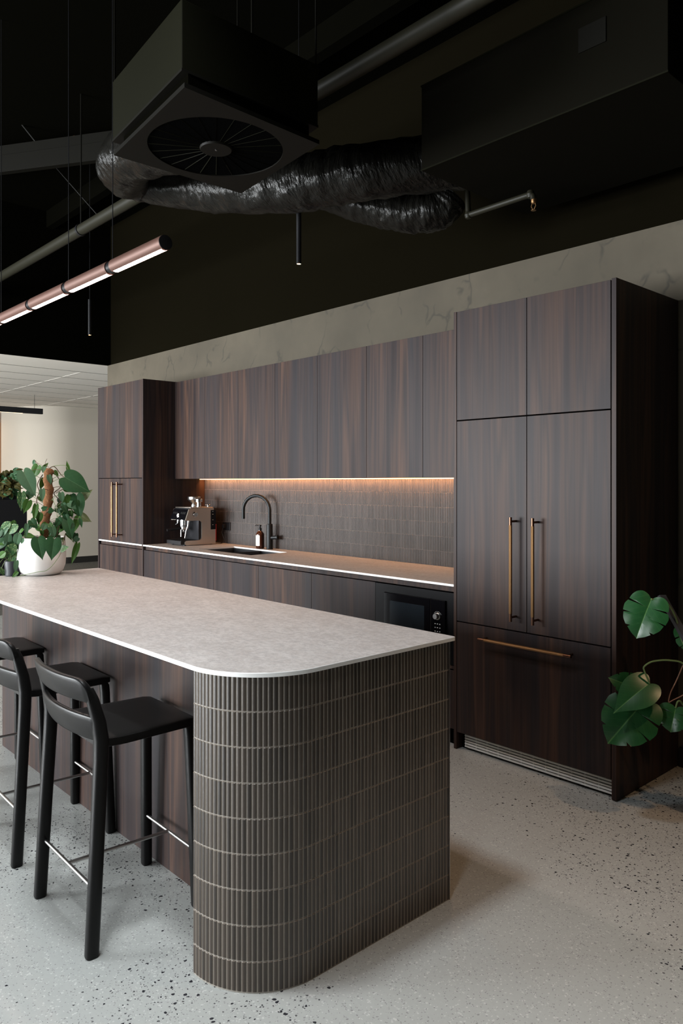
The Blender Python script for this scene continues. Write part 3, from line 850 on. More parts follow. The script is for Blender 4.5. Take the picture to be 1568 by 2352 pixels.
for i, (x, y, lab) in enumerate([(-3.170, 1.228, 'black wooden bar stool, second from the tiled corner of the island, half out of view'),
                                 (-3.905, 1.235, 'black wooden bar stool, farthest from the tiled corner, only seat and front legs showing')]):
    s = copy_tree(s1); s.location = (x, y, 0); s['label'] = lab

# ---------------------------------------------------------------- leaves
def smooth2(pts, n=3): return [(p.x, p.y) for p in curve([Vector((a, b2, 0)) for a, b2 in pts], n)]
HEART = smooth2([(0, .03), (.06, -.06), (.18, -.12), (.32, -.09), (.44, .02), (.5, .19), (.49, .36), (.42, .53), (.30, .69), (.17, .83), (.07, .94), (.02, 1.02), (0, 1.06)], 2)
HEARTC = [(0, .0), (.12, -.10), (.30, -.09), (.47, .10), (.49, .34), (.34, .64), (.12, .90), (0, 1.05)]
LANCE = smooth2([(0, 0.0), (.08, -.03), (.20, .02), (.36, .12), (.47, .28), (.49, .42), (.42, .58), (.30, .74), (.17, .88), (.06, .98), (.0, 1.05)], 2)
LANCEC = [(0, 0.0), (.20, .02), (.44, .22), (.48, .44), (.30, .74), (.0, 1.05)]
MONST = []
for lobe in ([(0, .03), (.08, -.08), (.24, -.13), (.38, -.07), (.46, .05), (.485, .165)], [(.14, .22)], [(.50, .215), (.55, .33), (.53, .49)], [(.15, .44)], [(.50, .53), (.455, .67), (.35, .80)], [(.10, .66)], [(.29, .84), (.17, .94), (.06, 1.0), (0, 1.04)]):
    MONST += smooth2(lobe, 4) if len(lobe) > 2 else lobe
def leaf(m, base, tip, nrm, wf=.8, mat=LEAF_D, fold=.25, droop=.15, shape=HEART, tipmat=None):
    base, tip = Vector(base), Vector(tip); L = (tip-base).length
    if L < 1e-4: return
    V = (tip-base)/L; N = Vector(nrm); N = (N-V*N.dot(V)).normalized(); U = V.cross(N).normalized()
    def P(u, v):
        w = u*wf*L; h = v*L
        return base+V*h+U*w+N*(abs(w)*fold-(w*w)/L*.9*fold*2-droop*L*(v-.35)**2)
    for s in (-1, 1):
        vs = []; uvs = []; cols = 4
        for (ou, ov) in shape:
            mv = min(1.03, max(0.0, ov*.93+.03))
            for c in range(cols):
                f = c/(cols-1); u = ou*f; v = mv+(ov-mv)*f
                vs.append(P(s*u, v)); uvs.append((s*u, v))
        fs = [(i*cols+c, i*cols+c+1, (i+1)*cols+c+1, (i+1)*cols+c) for i in range(len(shape)-1) for c in range(cols-1)]
        if s < 0: fs = [tuple(reversed(f)) for f in fs]
        m.add(vs, fs, mat, uvs=uvs)
def camdir(p): return (Vector((0, 0, HCAM))-Vector(p)).normalized()
def jit(n, a=.5):
    return (Vector(n)+Vector((random.uniform(-a, a), random.uniform(-a, a), random.uniform(-a, a)))).normalized()
# ---- philodendron in white pot on the island
pc = Vector((-4.456, 1.692, .9215)); W0 = 4.43
t = thing('potted_plant', 'heart-leaf climbing plant on a coir pole in a white bowl pot on the island', 'plant', pc)
pr_ = [(.0, 0), (.085, 0), (.106, .006), (.122, .025), (.134, .060), (.137, .11), (.135, .17), (.131, .216), (.125, .219), (.121, .214), (.124, .18), (.0, .178)]
m = MB().lathe(pc, pr_, WHITEPOT, 48); link('pot', m, t, angle=40)
m = MB().lathe(pc, [(0.0, .19), (.06, .196), (.122, .185)], SOIL, 24); link('soil', m, t)
pole = [atw(100, 1236, W0), atw(104, 1200, W0), atw(109, 1165, W0), atw(112, 1130, W0), atw(110, 1100, W0), atw(113, 1076, W0)]
pole[0].z = 1.10
m = MB().tube(curve(pole, 5), [.026+.004*math.sin(k*1.7)+(0 if k < 25 else -.006) for k in range(26)], COIR, 18, disp=lambda i, a, p: .12*mnoise.noise(p*60))
o = link('coir_pole', m, t); o['label'] = 'brown coir moss pole'
fo = MB(); st = MB()
def vine(pts, w=W0, r=.0022, mat=STEM):
    pp = [atw(x, y, w+dw) for x, y, dw in pts]; c = curve(pp, 5); st.tube(c, r, mat, 6)
L_ = [  # base px, tip px, width, mat, depth offset, fold
    ((149, 1096), (205, 1129), .80, LEAF_D, -.02, .18), ((54, 1084), (81, 1138), .62, LEAF_P, -.06, .25), ((87, 1070), (75, 1100), .70, LEAF_L, .0, .3),
    ((99, 1075), (111, 1063), .5, LEAF_L, 0, .4), ((158, 1086), (153, 1058), .30, LEAF_L, .0, .5), ((87, 1237), (97, 1284), .72, LEAF_D, -.19, .22), ((124, 1239), (118, 1286), .76, LEAF_D, -.19, .22),
    ((176, 1138), (184, 1190), .62, LEAF_D, .0, .3), ((184, 1147), (211, 1125), .55, LEAF_Y, .03, .25), ((180, 1183), (209, 1198), .62, LEAF_Y, .03, .2), ((154, 1196), (166, 1236), .62, LEAF_D, -.06, .3),
    ((178, 1250), (164, 1296), .30, LEAF_L, -.03, .6), ((179, 1188), (170, 1223), .45, LEAF_L, -.02, .4), ((50, 1132), (48, 1172), .50, LEAF_V, -.04, .3), ((66, 1150), (54, 1179), .62, LEAF_L, -.08, .3),
    ((97, 1124), (97, 1153), .45, LEAF_P, -.07, .3), ((112, 1092), (117, 1113), .55, LEAF_P, -.08, .3), ((140, 1132), (143, 1155), .62, LEAF_P, -.04, .3), ((83, 1160), (78, 1196), .38, LEAF_L, -.05, .4),
    ((113, 1203), (124, 1217), .70, LEAF_V, -.1, .3), ((120, 1212), (125, 1236), .62, LEAF_P, -.1, .3), ((104, 1205), (97, 1219), .9, LEAF_P, -.1, .3), ((140, 1262), (157, 1256), .75, LEAF_V, -.16, .3),
    ((38, 1289), (34, 1316), .42, LEAF_P, -.12, .3), ((40, 1314), (27, 1328), .5, LEAF_L, -.14, .3), ((57, 1228), (82, 1234), .5, LEAF_L, -.10, .3), ((61, 1205), (60, 1233), .36, LEAF_P, -.12, .3),
    ((112, 1172), (124, 1174), 1.3, LEAF_D, -.09, .2), ((97, 1170), (110, 1164), .9, LEAF_D, -.09, .3), ((150, 1140), (160, 1168), .75, LEAF_L, -.02, .3), ((142, 1170), (160, 1180), .9, LEAF_D, -.03, .3),
    ((148, 1122), (160, 1130), .9, LEAF_L, .02, .3), ((79, 1030+6), (76, 1040+20), .55, LEAF_P, .02, .3) if False else ((80, 1058), (75, 1068), .55, LEAF_P, .02, .3), ((70, 1128), (66, 1148), .9, LEAF_P, -.03, .3),
    ((92, 1180), (88, 1204), .62, LEAF_L, -.04, .3), ((167, 1140), (150, 1158), .7, LEAF_L, .0, .3), ((133, 1190), (145, 1205), .8, LEAF_D, -.05, .3), ((184, 1192), (188, 1212), .4, LEAF_D, -.04, .4),
    ((100, 1100), (92, 1125), .5, LEAF_L, .0, .4), ((124, 1082), (134, 1094), .7, LEAF_L, .03, .3), ((52, 1237), (49, 1250), .6, LEAF_P, -.14, .3), ((101, 1072), (98, 1086), .7, LEAF_P, -.04, .3)]
for (a, b2, wf, mt, dw, fd) in L_:
    A_ = atw(*a, W0+dw); B_ = atw(*b2, W0+dw+random.uniform(-.02, .02))
    leaf(fo, A_, B_, jit(camdir(A_)+Vector((0, 0, .25)), .22), wf, mt, fd, .14)
    # petiole back towards the pole / pot
    q = atw(108+random.uniform(-14, 20), min(1240, a[1]+random.uniform(8, 40)), W0+.0)
    if a[1] < 1245: st.tube(curve([A_, (A_+q)/2+Vector((0, 0, .012)), q], 5), .0013, random.choice((STEM, STEM_B)), 5)
for k in range(85):  # inner filler leaves
    px = random.gauss(122, 30); py = random.uniform(1140, 1238)
    if py < 1165 and not (60 < px < 180): continue
    if not (52 < px < 182): continue
    if 96 < px < 122 and py < 1200: continue
    A_ = atw(px, py, W0+random.uniform(-.08, .11)); ang = random.uniform(-2.6, -.5); L = random.uniform(.035, .062)
    d = Vector((cs*math.cos(ang), sn*math.cos(ang), math.sin(ang)))
    leaf(fo, A_, A_+d*L, jit(camdir(A_), .6), random.uniform(.55, .85), random.choice((LEAF_D, LEAF_D, LEAF_L, LEAF_L, LEAF_P)), .3, .2, HEARTC)
vine([(145, 1240, -.1), (140, 1270, -.15), (112, 1307, -.17), (85, 1314, -.17), (58, 1320, -.15), (38, 1325, -.14)], r=.0016)
vine([(148, 1240, -.02), (150, 1225, -.02), (143, 1256, -.15)], r=.0018, mat=STEM_B)
vine([(166, 1234, -.04), (168, 1244, -.03), (178, 1252, -.03)], r=.0015)
vine([(113, 1076, 0), (125, 1072, .01), (140, 1090, .01), (149, 1097, -.01)], r=.0028, mat=STEM_B)
vine([(113, 1078, .01), (122, 1071, .01), (150, 1069, .0), (157, 1082, 0)], r=.0018)
vine([(110, 1078, 0), (95, 1080, -.02), (78, 1079, -.02), (62, 1090, -.05)], r=.0018, mat=STEM_B)
vine([(112, 1074, 0), (104, 1064, 0), (108, 1054, 0)], r=.0012, mat=STEM_B)
vine([(100, 1072, 0), (92, 1066, 0), (80, 1061, .02)], r=.0010, mat=STEM_B)
vine([(98, 1090, .02), (86, 1112, .02), (90, 1130, .02), (84, 1150, .02), (90, 1190, .02), (96, 1232, .02)], r=.0028, mat=STEM_B)
vine([(128, 1090, .03), (138, 1105, .03), (138, 1120, .03), (124, 1134, .03), (140, 1160, .03), (130, 1235, .02)], r=.0025, mat=STEM_B)
vine([(122, 1120, .0), (136, 1118, 0), (148, 1121, 0), (128, 1133, .0)], r=.0020, mat=STEM_B)
vine([(148, 1100, 0), (158, 1112, 0), (163, 1125, 0), (172, 1138, 0)], r=.0016)
vine([(120, 1145, -.06), (130, 1170, -.08), (132, 1188, -.08), (148, 1172, -.04)], r=.0015)
link('foliage', fo, t, fixn=False, angle=60); link('stems', st, t)

# ---- pothos in small charcoal pot, left of white pot
pc2 = Vector((-4.472, 1.50, .9215))
pc2 = atz(26, 1321.5, .9215); pc2 = Vector((pc2.x+.022, pc2.y+.0, .9215)); 
W1 = (pc2.x*-sn+pc2.y*cs)
t = thing('potted_plant', 'trailing variegated pothos in a small charcoal pot at the far end of the island', 'plant', pc2)
m = MB().lathe(pc2, [(.0, 0), (.036, 0), (.040, .004), (.045, .085), (.042, .087), (.040, .08), (0, .078)], DARKPOT, 32); link('pot', m, t)
fo = MB(); st = MB()
for (a, b2, wf, mt) in [((24, 1200), (-2, 1222), .55, LEAF_V), ((41, 1207), (12, 1226), .55, LEAF_V), ((20, 1224), (15, 1260), .50, LEAF_P), ((34, 1250), (11, 1282), .6, LEAF_V), ((36, 1266), (17, 1300), .45, LEAF_V),
                        ((12, 1236), (-6, 1262), .7, LEAF_D), ((12, 1268), (-4, 1282), .6, LEAF_L), ((44, 1224), (36, 1256), .6, LEAF_P), ((18, 1210), (4, 1235), .3, LEAF_P), ((4, 1215), (-12, 1240), .6, LEAF_D), ((30, 1240), (44, 1262), .6, LEAF_D),
                        ((3, 1306), (9, 1322), .6, LEAF_V), ((10, 1250), (-10, 1245), .5, LEAF_L), ((33, 1195), (28, 1212), .6, LEAF_L), ((22, 1245), (30, 1275), .6, LEAF_D), ((-5, 1300), (0, 1318), .6, LEAF_V)]:
    A_ = atw(*a, W1-.03+random.uniform(-.03, .03)); B_ = atw(*b2, W1-.03)
    leaf(fo, A_, B_, jit(camdir(A_)+Vector((0, 0, .3)), .25), wf, mt, .25, .15, LANCE)
    q = pc2+Vector((random.uniform(-.02, .02), random.uniform(-.02, .02), .085))
    st.tube(curve([A_, (A_+q)/2+Vector((0, 0, .03)), q], 5), .0014, STEM, 5)
link('foliage', fo, t, fixn=False, angle=60); link('stems', st, t)

# ---- background planter with plant
pb = Vector((-9.9, 3.25, 0))
t = thing('planter_cabinet', 'tall black planter cabinet in the office beyond, behind the island plants', 'cabinet', pb)
link('body', BX(-11.2, -9.47, 3.0, 3.42, 0, 1.245, BLACK), t, smooth=False)
t = thing('potted_plant', 'bushy dark plant in a black trough on top of the black planter cabinet', 'plant', (-10.2, 3.2, 1.246))
link('trough', BX(-10.9, -9.62, 3.06, 3.36, 1.246, 1.30, BLACK), t, smooth=False)
fo = MB(); st = MB()
for k in range(260):
    px = random.uniform(-30, 40); py = random.gauss(1112, 16)
    if py > 1140 or py < 1075: continue
    if px > 30 and py > 1130: continue
    A_ = atw(px, py, 9.3+random.uniform(-.15, .15)); ang = random.uniform(-3.3, .4); L = random.uniform(.06, .11)
    d = Vector((cs*math.cos(ang), sn*math.cos(ang), math.sin(ang)))
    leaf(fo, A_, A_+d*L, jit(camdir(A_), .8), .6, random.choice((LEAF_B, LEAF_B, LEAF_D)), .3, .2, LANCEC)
for k in range(24):
    x = random.uniform(-10.7, -9.7); st.tube(curve([(x, 3.2, 1.30), (x+random.uniform(-.1, .1), 3.2, 1.42), (x+random.uniform(-.15, .15), 3.2+random.uniform(-.1, .1), 1.58)], 4), .004, STEM_B, 5)
for a, b2 in (((30, 1082), (36, 1074)), ((30, 1090), (45, 1080)), ((28, 1098), (46, 1095)), ((30, 1088), (40, 1106))):
    A_ = atw(*a, 9.2); leaf(fo, A_, atw(*b2, 9.2), jit(camdir(A_), .2), .5, LEAF_D, .3, .2, LANCE)
link('foliage', fo, t, fixn=False, angle=60); link('stems', st, t)

# ---- monstera at right
mp = Vector((-1.05, 3.22, 0)); WM = 3.17
t = thing('potted_plant', 'large split-leaf monstera beside the fridge end panel, leaning on a dark stake', 'plant', mp)
m = MB().lathe(mp, [(.0, 0), (.13, 0), (.15, .01), (.17, .30), (.165, .305), (.155, .29), (0, .27)], DARKPOT, 36); link('pot', m, t)
m = MB(); s0 = atw(1519, 1368, WM+.06); s1_ = mp+Vector((.0, 0, .28))
dv = (s0-s1_).normalized(); sd = Vector((cs, sn, 0)); fw = dv.cross(sd).normalized()
hw = .013; vs = []
for p_ in (s1_, s0):
    for a, c in ((-1, -1), (1, -1), (1, 1), (-1, 1)): vs.append(p_+sd*hw*a+fw*hw*c)
m.add(vs, [(0, 1, 2, 3), (7, 6, 5, 4), (0, 4, 5, 1), (1, 5, 6, 2), (2, 6, 7, 3), (3, 7, 4, 0)], MOSSPOLE)
o = link('stake', m, t, smooth=False); o['label'] = 'dark grey square stake'
fo = MB(); st = MB()
top = mp+Vector((0, 0, .29))
def mleaf(a, b2, wf, dw, shape=MONST, fd=.42, mt=LEAF_M, up=.3, dr=.25, stem=None, ja=.12):
    A_ = atw(*a, WM+dw); B_ = atw(*b2, WM+dw-.02)
    leaf(fo, A_, B_, jit(camdir(A_)+Vector((0, 0, up)), ja), wf, mt, fd, dr, shape)
    if stem:
        pts = [A_]+[atw(x, y, WM+dw) for x, y in stem]+[top+Vector((random.uniform(-.03, .03), random.uniform(-.03, .03), 0))]
        st.tube(curve(pts, 6), .0038, STEM, 8)
mleaf((1495, 1376), (1461, 1462), .98, 0, stem=[(1530, 1385), (1552, 1420), (1580, 1500)])
mleaf((1491, 1569), (1412, 1632), .78, -.02, HEART, .15, stem=[(1479, 1540), (1480, 1530), (1500, 1519), (1540, 1517), (1575, 1530), (1620, 1600)])
mleaf((1478, 1612), (1398, 1703), .95, .03, stem=[(1505, 1628), (1540, 1640), (1600, 1680)])
mleaf((1470, 1585), (1404, 1558), .70, .05, up=.2, stem=None)
mleaf((1551, 1626), (1540, 1680), 1.35, 0, stem=[(1560, 1610), (1590, 1640)])
mleaf((1570, 1440), (1610, 1500), .9, .05, stem=[(1590, 1480), (1600, 1560)])
mleaf((1640, 1520), (1700, 1600), .9, -.1, stem=[(1660, 1600)])
mleaf((1720, 1420), (1760, 1500), .9, .1, stem=[(1720, 1500)])
for pts in ([(1568, 1528), (1552, 1565), (1540, 1590), (1535, 1612), (1545, 1608), (1562, 1600), (1575, 1592)],):
    st.tube(curve([atw(x, y, WM+.02) for x, y in pts], 5), .0024, plain('pinkbrown_root', (.22, .12, .08), .7), 7)
link('foliage', fo, t, fixn=False, angle=60); link('stems', st, t)
# ---------------------------------------------------------------- lights hanging
# linear pendant over the island
px_, ty_, tz_ = [-2.915, -3.420, -3.940, -4.462, -4.985, -5.5], 1.64, 2.500
t = thing('linear_pendant', 'long rose-bronze tube pendant light hanging above the island', 'pendant light', (-4.2, ty_, tz_))
R_ = .033
for i in range(5):
    a, c = px_[i]-(.0 if i == 0 else .022), px_[i+1]+.022
    m = MB(); seg = 28; cut = math.radians(28)
    vs = []
    for x in (a, c):
        for k in range(seg+1):
            an = -PI/2+cut+(2*PI-2*cut)*k/seg
            vs.append((x, ty_+R_*math.cos(an), tz_+R_*math.sin(an)))
    nn = seg+1
    m.add(vs, [(k, k+1, nn+k+1, nn+k) for k in range(seg)]+[tuple(reversed(range(nn))), tuple(range(nn, 2*nn))], TUBEBODY)
    o = link('tube_body', m, t, angle=30)
    m = MB(); vs = []; seg2 = 10
    ins = .012
    for x in (a-ins, c+ins):
        for k in range(seg2+1):
            an = -PI/2-cut+2*cut*k/seg2
            vs.append((x, ty_+R_*.97*math.cos(an), tz_+R_*.97*math.sin(an)))
    nn = seg2+1
    m.add(vs, [(k, k+1, nn+k+1, nn+k) for k in range(seg2)], TUBELED)
    o2 = link('diffuser', m, o, angle=30); o2['label'] = 'glowing pinkish white diffuser'
for i in range(1, 5):
    link('connector_ring', MB().cyl((px_[i]-.022, ty_, tz_), (px_[i]+.022, ty_, tz_), .029, BLACK, 20), t)
link('end_cap', MB().cyl((px_[0], ty_, tz_), (px_[0]+.002, ty_, tz_), R_*.98, BLACK, 20), t)
for x in (px_[1], px_[2], px_[4]):
    link('suspension_cable', MB().cyl((x, ty_, tz_+.028), (x, ty_, ZT), .0022, BLACK, 6), t)

# spot pendants
def spot_pendant(x, y, z, label, L=.30, r=.0145, pw=28):
    t = thing('spot_pendant', label, 'pendant light', (x, y, z), 'slim black cylinder pendants')
    link('lamp_tube', MB().lathe((x, y, z), [(r*.8, .004), (r, 0), (r, L), (r*.5, L+.006), (0, L+.006)], BLACK, 24), t)
    o = link('lens', MB().lathe((x, y, z), [(0, .003), (r*.78, .003)], LENS, 20), t); o['label'] = 'warm glowing lens'
    link('cable', MB().cyl((x, y, z+L), (x, y, ZT), .002, BLACK, 6), t)
    l = bpy.data.lights.new('pendant_spot', 'SPOT'); l.energy = pw; l.color = (1.0, .62, .36); l.spot_size = math.radians(95); l.spot_blend = .8; l.shadow_soft_size = .03
    lo = bpy.data.objects.new('pendant_spot', l); C.objects.link(lo); lo.location = (x, y, z-.01)
    return t
p1 = atz(686, 607, 2.70); spot_pendant(p1.x, p1.y, 2.70, 'slim black cylinder pendant above the aisle, in front of the dark upper wall')
p2 = atz(206, 770, 2.70); spot_pendant(p2.x, p2.y, 2.70, 'slim black cylinder pendant farther left against the black bulkhead', r=.0135)
spot_pendant(-.25, 2.5, 2.70, 'slim black cylinder pendant right of the fridge, outside the photo', pw=75)

# black linear office pendant
t = thing('linear_pendant', 'straight black bar pendant light hanging under the tiled office ceiling', 'pendant light', (-12.0, 3.2, 2.55))
q = atz(97, 945, 2.56)
link('bar', BX(q.x-.03, q.x+.03, 1.0, q.y, 2.515, 2.60, BLACK), t, smooth=False)
o = link('diffuser', BX(q.x-.02, q.x+.02, 1.02, q.y-.3, 2.5135, 2.516, plain('dim_office_lens', (1, .9, .75), .5, emit=(1.0, .8, .55), es=1.5)), t, smooth=False)
link('suspension_cable', MB().cyl((q.x, q.y-.12, 2.60), (q.x, q.y-.12, ZC), .003, BLACK, 6), t)

# ---------------------------------------------------------------- overhead services
# AC cassette with swirl diffuser
ZA = 2.9
cor = [Vector((-3.117, 1.50, ZA)), Vector((-2.405, 1.430, ZA)), Vector((-2.425, 2.095, ZA)), Vector((-3.10, 2.165, ZA))]
ctr = sum(cor, Vector())/4
t = thing('ceiling_air_conditioner', 'black box air diffuser with round swirl vanes hanging above the island', 'air conditioner', (ctr.x, ctr.y, ZA))
# box above (slightly wider)
boxc = [Vector((-3.160, 1.515, 0)), Vector((-2.440, 1.440, 0)), Vector((-2.440, 2.10, 0)), Vector((-3.135, 2.17, 0))]
def quadbox(m, cs4, z0, z1, mat):
    vs = [(c.x, c.y, z0) for c in cs4]+[(c.x, c.y, z1) for c in cs4]
    m.add(vs, [(3, 2, 1, 0), (4, 5, 6, 7)]+[(i, (i+1) % 4, 4+(i+1) % 4, 4+i) for i in range(4)], mat)
m = MB(); quadbox(m, boxc, ZA+.082, ZA+.345, AC_SIDE); link('plenum_box', m, t, smooth=False, bevel=.003)
inn = [ctr+(c-ctr)*.90 for c in cor]
m = MB(); vs = [(c.x, c.y, ZA+.019) for c in inn]+[(c.x, c.y, ZA+.0775) for c in inn]
m.add(vs, [(i, (i+1) % 4, 4+(i+1) % 4, 4+i) for i in range(4)], BLACK_PAINT); link('neck', m, t, smooth=False)
m = MB(); quadbox(m, [c+(c-ctr).normalized()*.012 for c in boxc], ZA+.078, ZA+.088, BLACK_MET); link('box_flange', m, t, smooth=False)
# face plate with round hole
m = MB(); RH = .288; seg = 64
ang0 = math.atan2(cor[0].y-ctr.y, cor[0].x-ctr.x)
def sqp(a):
    d = Vector((math.cos(a), math.sin(a), 0)); best = 9
    for i in range(4):
        p, q2 = cor[i]-ctr, cor[(i+1) % 4]-ctr; e = q2-p
        den = d.x*e.y-d.y*e.x
        if abs(den) < 1e-9: continue
        s_ = (p.x*e.y-p.y*e.x)/den; u_ = (p.x*d.y-p.y*d.x)/den
        if s_ > 0 and -1e-6 <= u_ <= 1+1e-6: best = min(best, s_)
    return d*best
angs = sorted([2*PI*k/seg-PI for k in range(seg)]+[math.atan2(c.y-ctr.y, c.x-ctr.x) for c in cor])
for zz, up in ((ZA, 0), (ZA+.018, 1)):
    pass
vs = []
for a in angs:
    d = Vector((math.cos(a), math.sin(a), 0))
    vs += [ctr+d*RH, ctr+sqp(a), ctr+sqp(a)+Vector((0, 0, .018)), ctr+d*RH+Vector((0, 0, .018))]
n = len(angs)
fs = []
for k in range(n):
    j = (k+1) % n
    for c in range(4): fs.append((k*4+c, j*4+c, j*4+(c+1) % 4, k*4+(c+1) % 4))
m.add(vs, fs, BLACK_MET); link('face_plate', m, t, angle=30)
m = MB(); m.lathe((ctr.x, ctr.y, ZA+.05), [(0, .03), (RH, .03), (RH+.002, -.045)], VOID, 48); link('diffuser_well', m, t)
m = MB(); m.lathe((ctr.x, ctr.y, ZA-.004), [(0, 0), (.066, .0), (.070, .006), (.070, .03)], BLACK_MET, 32); m.lathe((ctr.x, ctr.y, ZA-.006), [(0, 0), (.004, 0), (.004, .004)], STEEL, 10); link('hub', m, t)
nb = 24
for k in range(nb):
    a = 2*PI*k/nb; d = Vector((math.cos(a), math.sin(a), 0)); s_ = Vector((-math.sin(a), math.cos(a), 0))
    m = MB(); vs = []
    for r in (.066, .17, RH-.004):
        hw = .003+.0135*(r/RH)
        vs += [ctr+d*r-s_*hw*1.0+Vector((0, 0, .003)), ctr+d*r+s_*hw*1.0+Vector((0, 0, .036)), ctr+d*r+s_*hw*1.0+Vector((0, 0, .0385)), ctr+d*r-s_*hw*1.0+Vector((0, 0, .0055))]
    fs = []
    for r in range(2):
        for c in range(4): fs.append((r*4+c, r*4+(c+1) % 4, (r+1)*4+(c+1) % 4, (r+1)*4+c))
    fs += [(0, 1, 2, 3), (11, 10, 9, 8)]
    m.add(vs, fs, AC_SIDE); link('swirl_vane', m, t, smooth=False)
for c in boxc: link('hanger_rod', MB().cyl((c.x*.98+ctr.x*.02, c.y*.98+ctr.y*.02, ZA+.32), (c.x*.98+ctr.x*.02, c.y*.98+ctr.y*.02, ZT), .004, BLACK_MET, 6), t)

# flexible ducts
def wr(sc_, amp, ripple=0.0, rf=1.0):
    def f(i, a, p): return amp*mnoise.noise(Vector((p.x*sc_, p.y*sc_, p.z*sc_)))+amp*.6*mnoise.noise(p*sc_*2.7)+ripple*math.sin(i*rf)
    return f
def duct(name, pts, r, label, n=14, seg=48):
    pp = curve(pts, n)
    m = MB().tube(pp, r, FOIL, seg, disp=wr(11, .09, .018, 1.9))
    o = link(name, m, origin=pp[0], angle=80); return tag(o, label, 'duct', 'black foil flexible air ducts')
duct('flexible_duct', [(-3.18, 1.93, 3.115), (-3.50, 1.83, 3.15), atw(284, 383, 4.10), atw(318, 403, 4.38), atw(440, 424, 4.36), atw(560, 430, 4.20), atw(672, 424, 4.08), atw(770, 406, 4.0), atw(860, 392, 3.95), Vector((-2.482, 3.13, 3.15))], .142,
     'fat crinkled black foil duct looping from the swirl diffuser box to the rectangular duct', 9)
duct('flexible_duct', [atw(700, 420, 4.42), atw(770, 442, 4.42), atw(850, 470, 4.38), atw(920, 484, 4.32), atw(975, 486, 4.28), atw(1010, 476, 4.26), atw(1030, 448, 4.25)], .115, 'lower sagging black foil duct below the rectangular duct')

# rectangular duct along the back wall
ZD = 3.0
t = thing('rectangular_duct', 'large black rectangular sheet-metal duct running above the fridge', 'duct', (-1.86, 3.25, ZD))
link('duct_box', BX(-2.476, -1.253, 2.806, 3.70, ZD, ZD+.42, plain('duct_black_metal', (.0042, .0037, .0021), .8, spec=.04)), t, smooth=False, bevel=.002)
m = BX(-2.478, -1.251, 2.802, 2.806, ZD-.001, ZD+.006, AC_SIDE); m.box(-2.478, -1.251, 2.802, 2.806, ZD+.414, ZD+.421, AC_SIDE); link('seam_flange', m, t, smooth=False)
link('access_plate', BX(-1.62, -1.50, 2.801, 2.806, ZD+.22, ZD+.32, BLACK_MET), t, smooth=False)
o = link('duct_extension', BX(-1.253, 1.5, 2.95, 3.62, ZD+.03, ZD+.40, BLACK_PAINT), t, smooth=False)

# long round pipe
yp = 2.4; zp = 3.372
t = thing('round_pipe', 'long straight black round pipe running under the ceiling', 'pipe', (-2, yp, zp))
link('pipe', MB().cyl((-8.18, yp, zp), (3.9, yp, zp), .040, PIPEMAT, 24), t)
q = aty(186, 524, yp)
for dx_ in (0, 2.2, 4.6):
    hg = link('hanger_ring', MB().cyl((q.x+dx_-.012, yp, zp), (q.x+dx_+.012, yp, zp), .046, BLACK, 20), t)
    link('hanger_rod', MB().cyl((q.x+dx_, yp, zp+.04), (q.x+dx_, yp, ZT), .006, BLACK_MET, 8), hg)

# sprinkler pipe and head
t = thing('sprinkler_pipe', 'short black elbowed pipe with brass sprinkler head below the rectangular duct', 'sprinkler', (-2.4, 3.33, 3.0))
YS = 3.33
a = aty(1072, 425, YS); b_ = aty(1075, 494, YS); c_ = aty(1218, 456, YS)
c_ = Vector((c_.x, YS, b_.z+.002))
e_ = Vector((c_.x+.018, 3.5, c_.z-.075))
m = MB().tube([a, b_+Vector((0, 0, .02)), b_+Vector((.005, 0, .005)), b_+Vector((.02, 0, 0)), c_-Vector((.02, 0, 0)), c_+Vector((.006, 0, -.003)), c_+Vector((.014, 0, -.012)), c_+Vector((.018, 0, -.032))], .0155, PIPEMAT, 16)
for p_ in (b_+Vector((.0, 0, .0)), c_): m.lathe(p_, [(.0, -.022), (.016, -.018), (.022, 0), (.016, .018), (0, .022)], PIPEMAT, 18)
link('pipe', m, t)
h = c_+Vector((.018, 0, -.03))
m = MB().lathe((h.x, h.y, h.z-.024), [(.006, -.0), (.011, .004), (.013, .010), (.013, .026)], BRASS, 16)
for s_ in (-1, 1): m.tube([(h.x+s_*.010, h.y, h.z-.022), (h.x+s_*.013, h.y, h.z-.036), (h.x+s_*.003, h.y, h.z-.052)], .0022, BRASS, 8)
m.lathe((h.x, h.y, h.z-.058), [(0, 0), (.013, 0), (.013, .002), (0, .003)], BRASS, 16)
o = link('sprinkler_head', m, t); o['label'] = 'brass sprinkler head'

# steel purlin
A_ = atz(-260, 400, 4.15); B_ = atz(330, 322, 4.15)
m = MB(); d = (B_-A_).normalized(); up = Z; hh = .11
sd = d.cross(Z).normalized()
def beam_sec(p):
    return [p+sd*.04-up*hh, p-sd*.0-up*hh, p-up*(hh-.012), p+up*(hh-.012), p+up*hh, p+sd*.04+up*hh]
for (w0, w1, z0_, z1_) in ((-.002, .002, -hh, hh), (-.05, .0, -hh, -hh+.004), (-.05, .0, hh-.004, hh), (-.006, .006, .03, .037)):
    vs = []
    for p_ in (A_, B_):
        for w_, z_ in ((w0, z0_), (w1, z0_), (w1, z1_), (w0, z1_)): vs.append(p_+sd*w_+up*z_)
    m.add(vs, [(0, 1, 2, 3), (7, 6, 5, 4), (0, 4, 5, 1), (1, 5, 6, 2), (2, 6, 7, 3), (3, 7, 4, 0)], BLACK_MET)
o = link('steel_beam', m, origin=(A_+B_)/2, smooth=False); tag(o, 'dark steel channel beam crossing the upper left below the ceiling', 'beam')
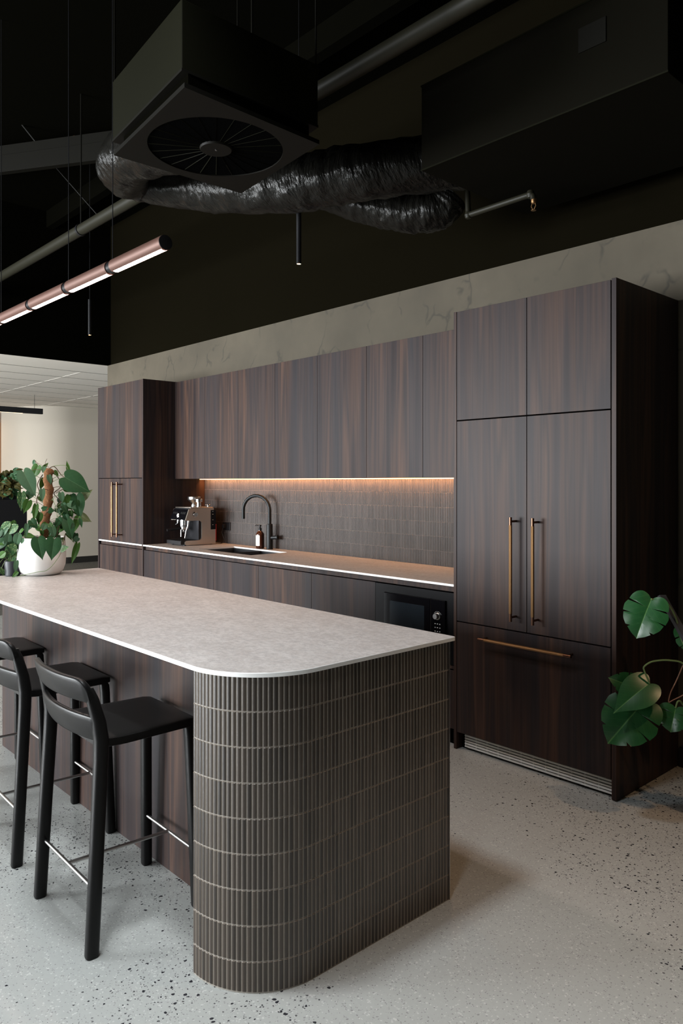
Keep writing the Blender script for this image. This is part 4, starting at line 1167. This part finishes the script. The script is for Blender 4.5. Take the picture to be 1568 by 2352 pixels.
# other ceiling purlins
for i, y in enumerate((-1.5, .2, 3.2)):
    o = link('ceiling_purlin', BX(-8.18, 4, y-.04, y+.04, 4.22, 4.4, BLACK_PAINT), origin=(-2, y, 4.3), smooth=False)
    tag(o, ['black purlin under the high ceiling, nearest the window wall', 'black purlin under the high ceiling above the stools', 'black purlin under the high ceiling nearest the concrete wall'][i], 'beam', 'ceiling purlins')
# diagonal brace + copper pipe
o = link('brace_rod', MB().tube([atw(-40, 172, 6.2), atw(103, 352, 6.2)], .008, BLACK_MET, 6), origin=atw(0, 222, 6.2)); tag(o, 'thin diagonal brace rod ending above the steel beam, upper left', 'rod')
o = link('brace_rod', MB().tube([atw(120, 375, 6.9), atw(225, 495, 6.9)], .006, BLACK_MET, 6), origin=atw(120, 375, 6.9)); tag(o, 'thin diagonal brace rod running down below the steel beam', 'rod')
m = MB().tube([atw(158, 325, 6.4), atw(210, 284, 6.4)], .016, plain('copper_tube', (.35, .15, .05), .45, .8), 12)
o = link('copper_pipe', m, origin=atw(158, 325, 6.4)); tag(o, 'short copper coloured pipe above the steel beam', 'pipe')

# ---------------------------------------------------------------- lighting
def area(name, loc, rot, sx, sy, power, col):
    l = bpy.data.lights.new(name, 'AREA'); l.shape = 'RECTANGLE'; l.size = sx; l.size_y = sy; l.energy = power; l.color = col
    o = bpy.data.objects.new(name, l); C.objects.link(o); o.location = loc; o.rotation_euler = rot; return o
for i, (a, c) in enumerate(wins):
    area('window_daylight', ((a+c)/2, -5.2, 1.5), (PI/2, 0, 0), (c-a), 2.45, (300, 420, 1450, 330)[i], (.93, .97, 1.0))
for p_, e in (((-2.05, .85, 4.2), 20), ((-4.6, .2, 4.2), 8), ((-.5, -.5, 4.2), 26)):  # last entry is an unseen fill added for the right floor and tiled end
    area('downlight_and_fill', p_, (0, 0, 0), .35, .35, e, (.93, .97, 1.0)).data.spread = math.radians(85)
area('office_downlight', (-12.2, 2.6, 2.75), (0, 0, 0), 1.2, 1.2, 60, (1.0, .86, .68))
area('office_downlight', (-15.6, 4.6, 2.7), (0, 0, 0), .5, .5, 30, (1.0, .66, .38))
area('pendant_glow', (-4.2, ty_, tz_-.045), (0, 0, 0), 2.6, .05, 22, (1.0, .80, .72))
ll = area('under_cabinet_glow', (-4.405, 3.842, WZ0-.007), (math.radians(48), 0, 0), 3.5, .010, 16, (1.0, .44, .17))

wd = bpy.data.worlds.new('World'); sc.world = wd; wd.use_nodes = True
bg = wd.node_tree.nodes['Background']; bg.inputs[0].default_value = (.75, .87, 1.0, 1); bg.inputs[1].default_value = .15

vs_ = sc.view_settings; vs_.view_transform = 'Standard'; vs_.look = 'None'; vs_.gamma = 1.0; vs_.use_curve_mapping = False; vs_.exposure = 0.0
cy = sc.cycles
cy.use_denoising = True
cy.max_bounces = 8; cy.diffuse_bounces = 4; cy.glossy_bounces = 4; cy.transmission_bounces = 4
cy.sample_clamp_indirect = 6.0; cy.caustics_reflective = False; cy.caustics_refractive = False
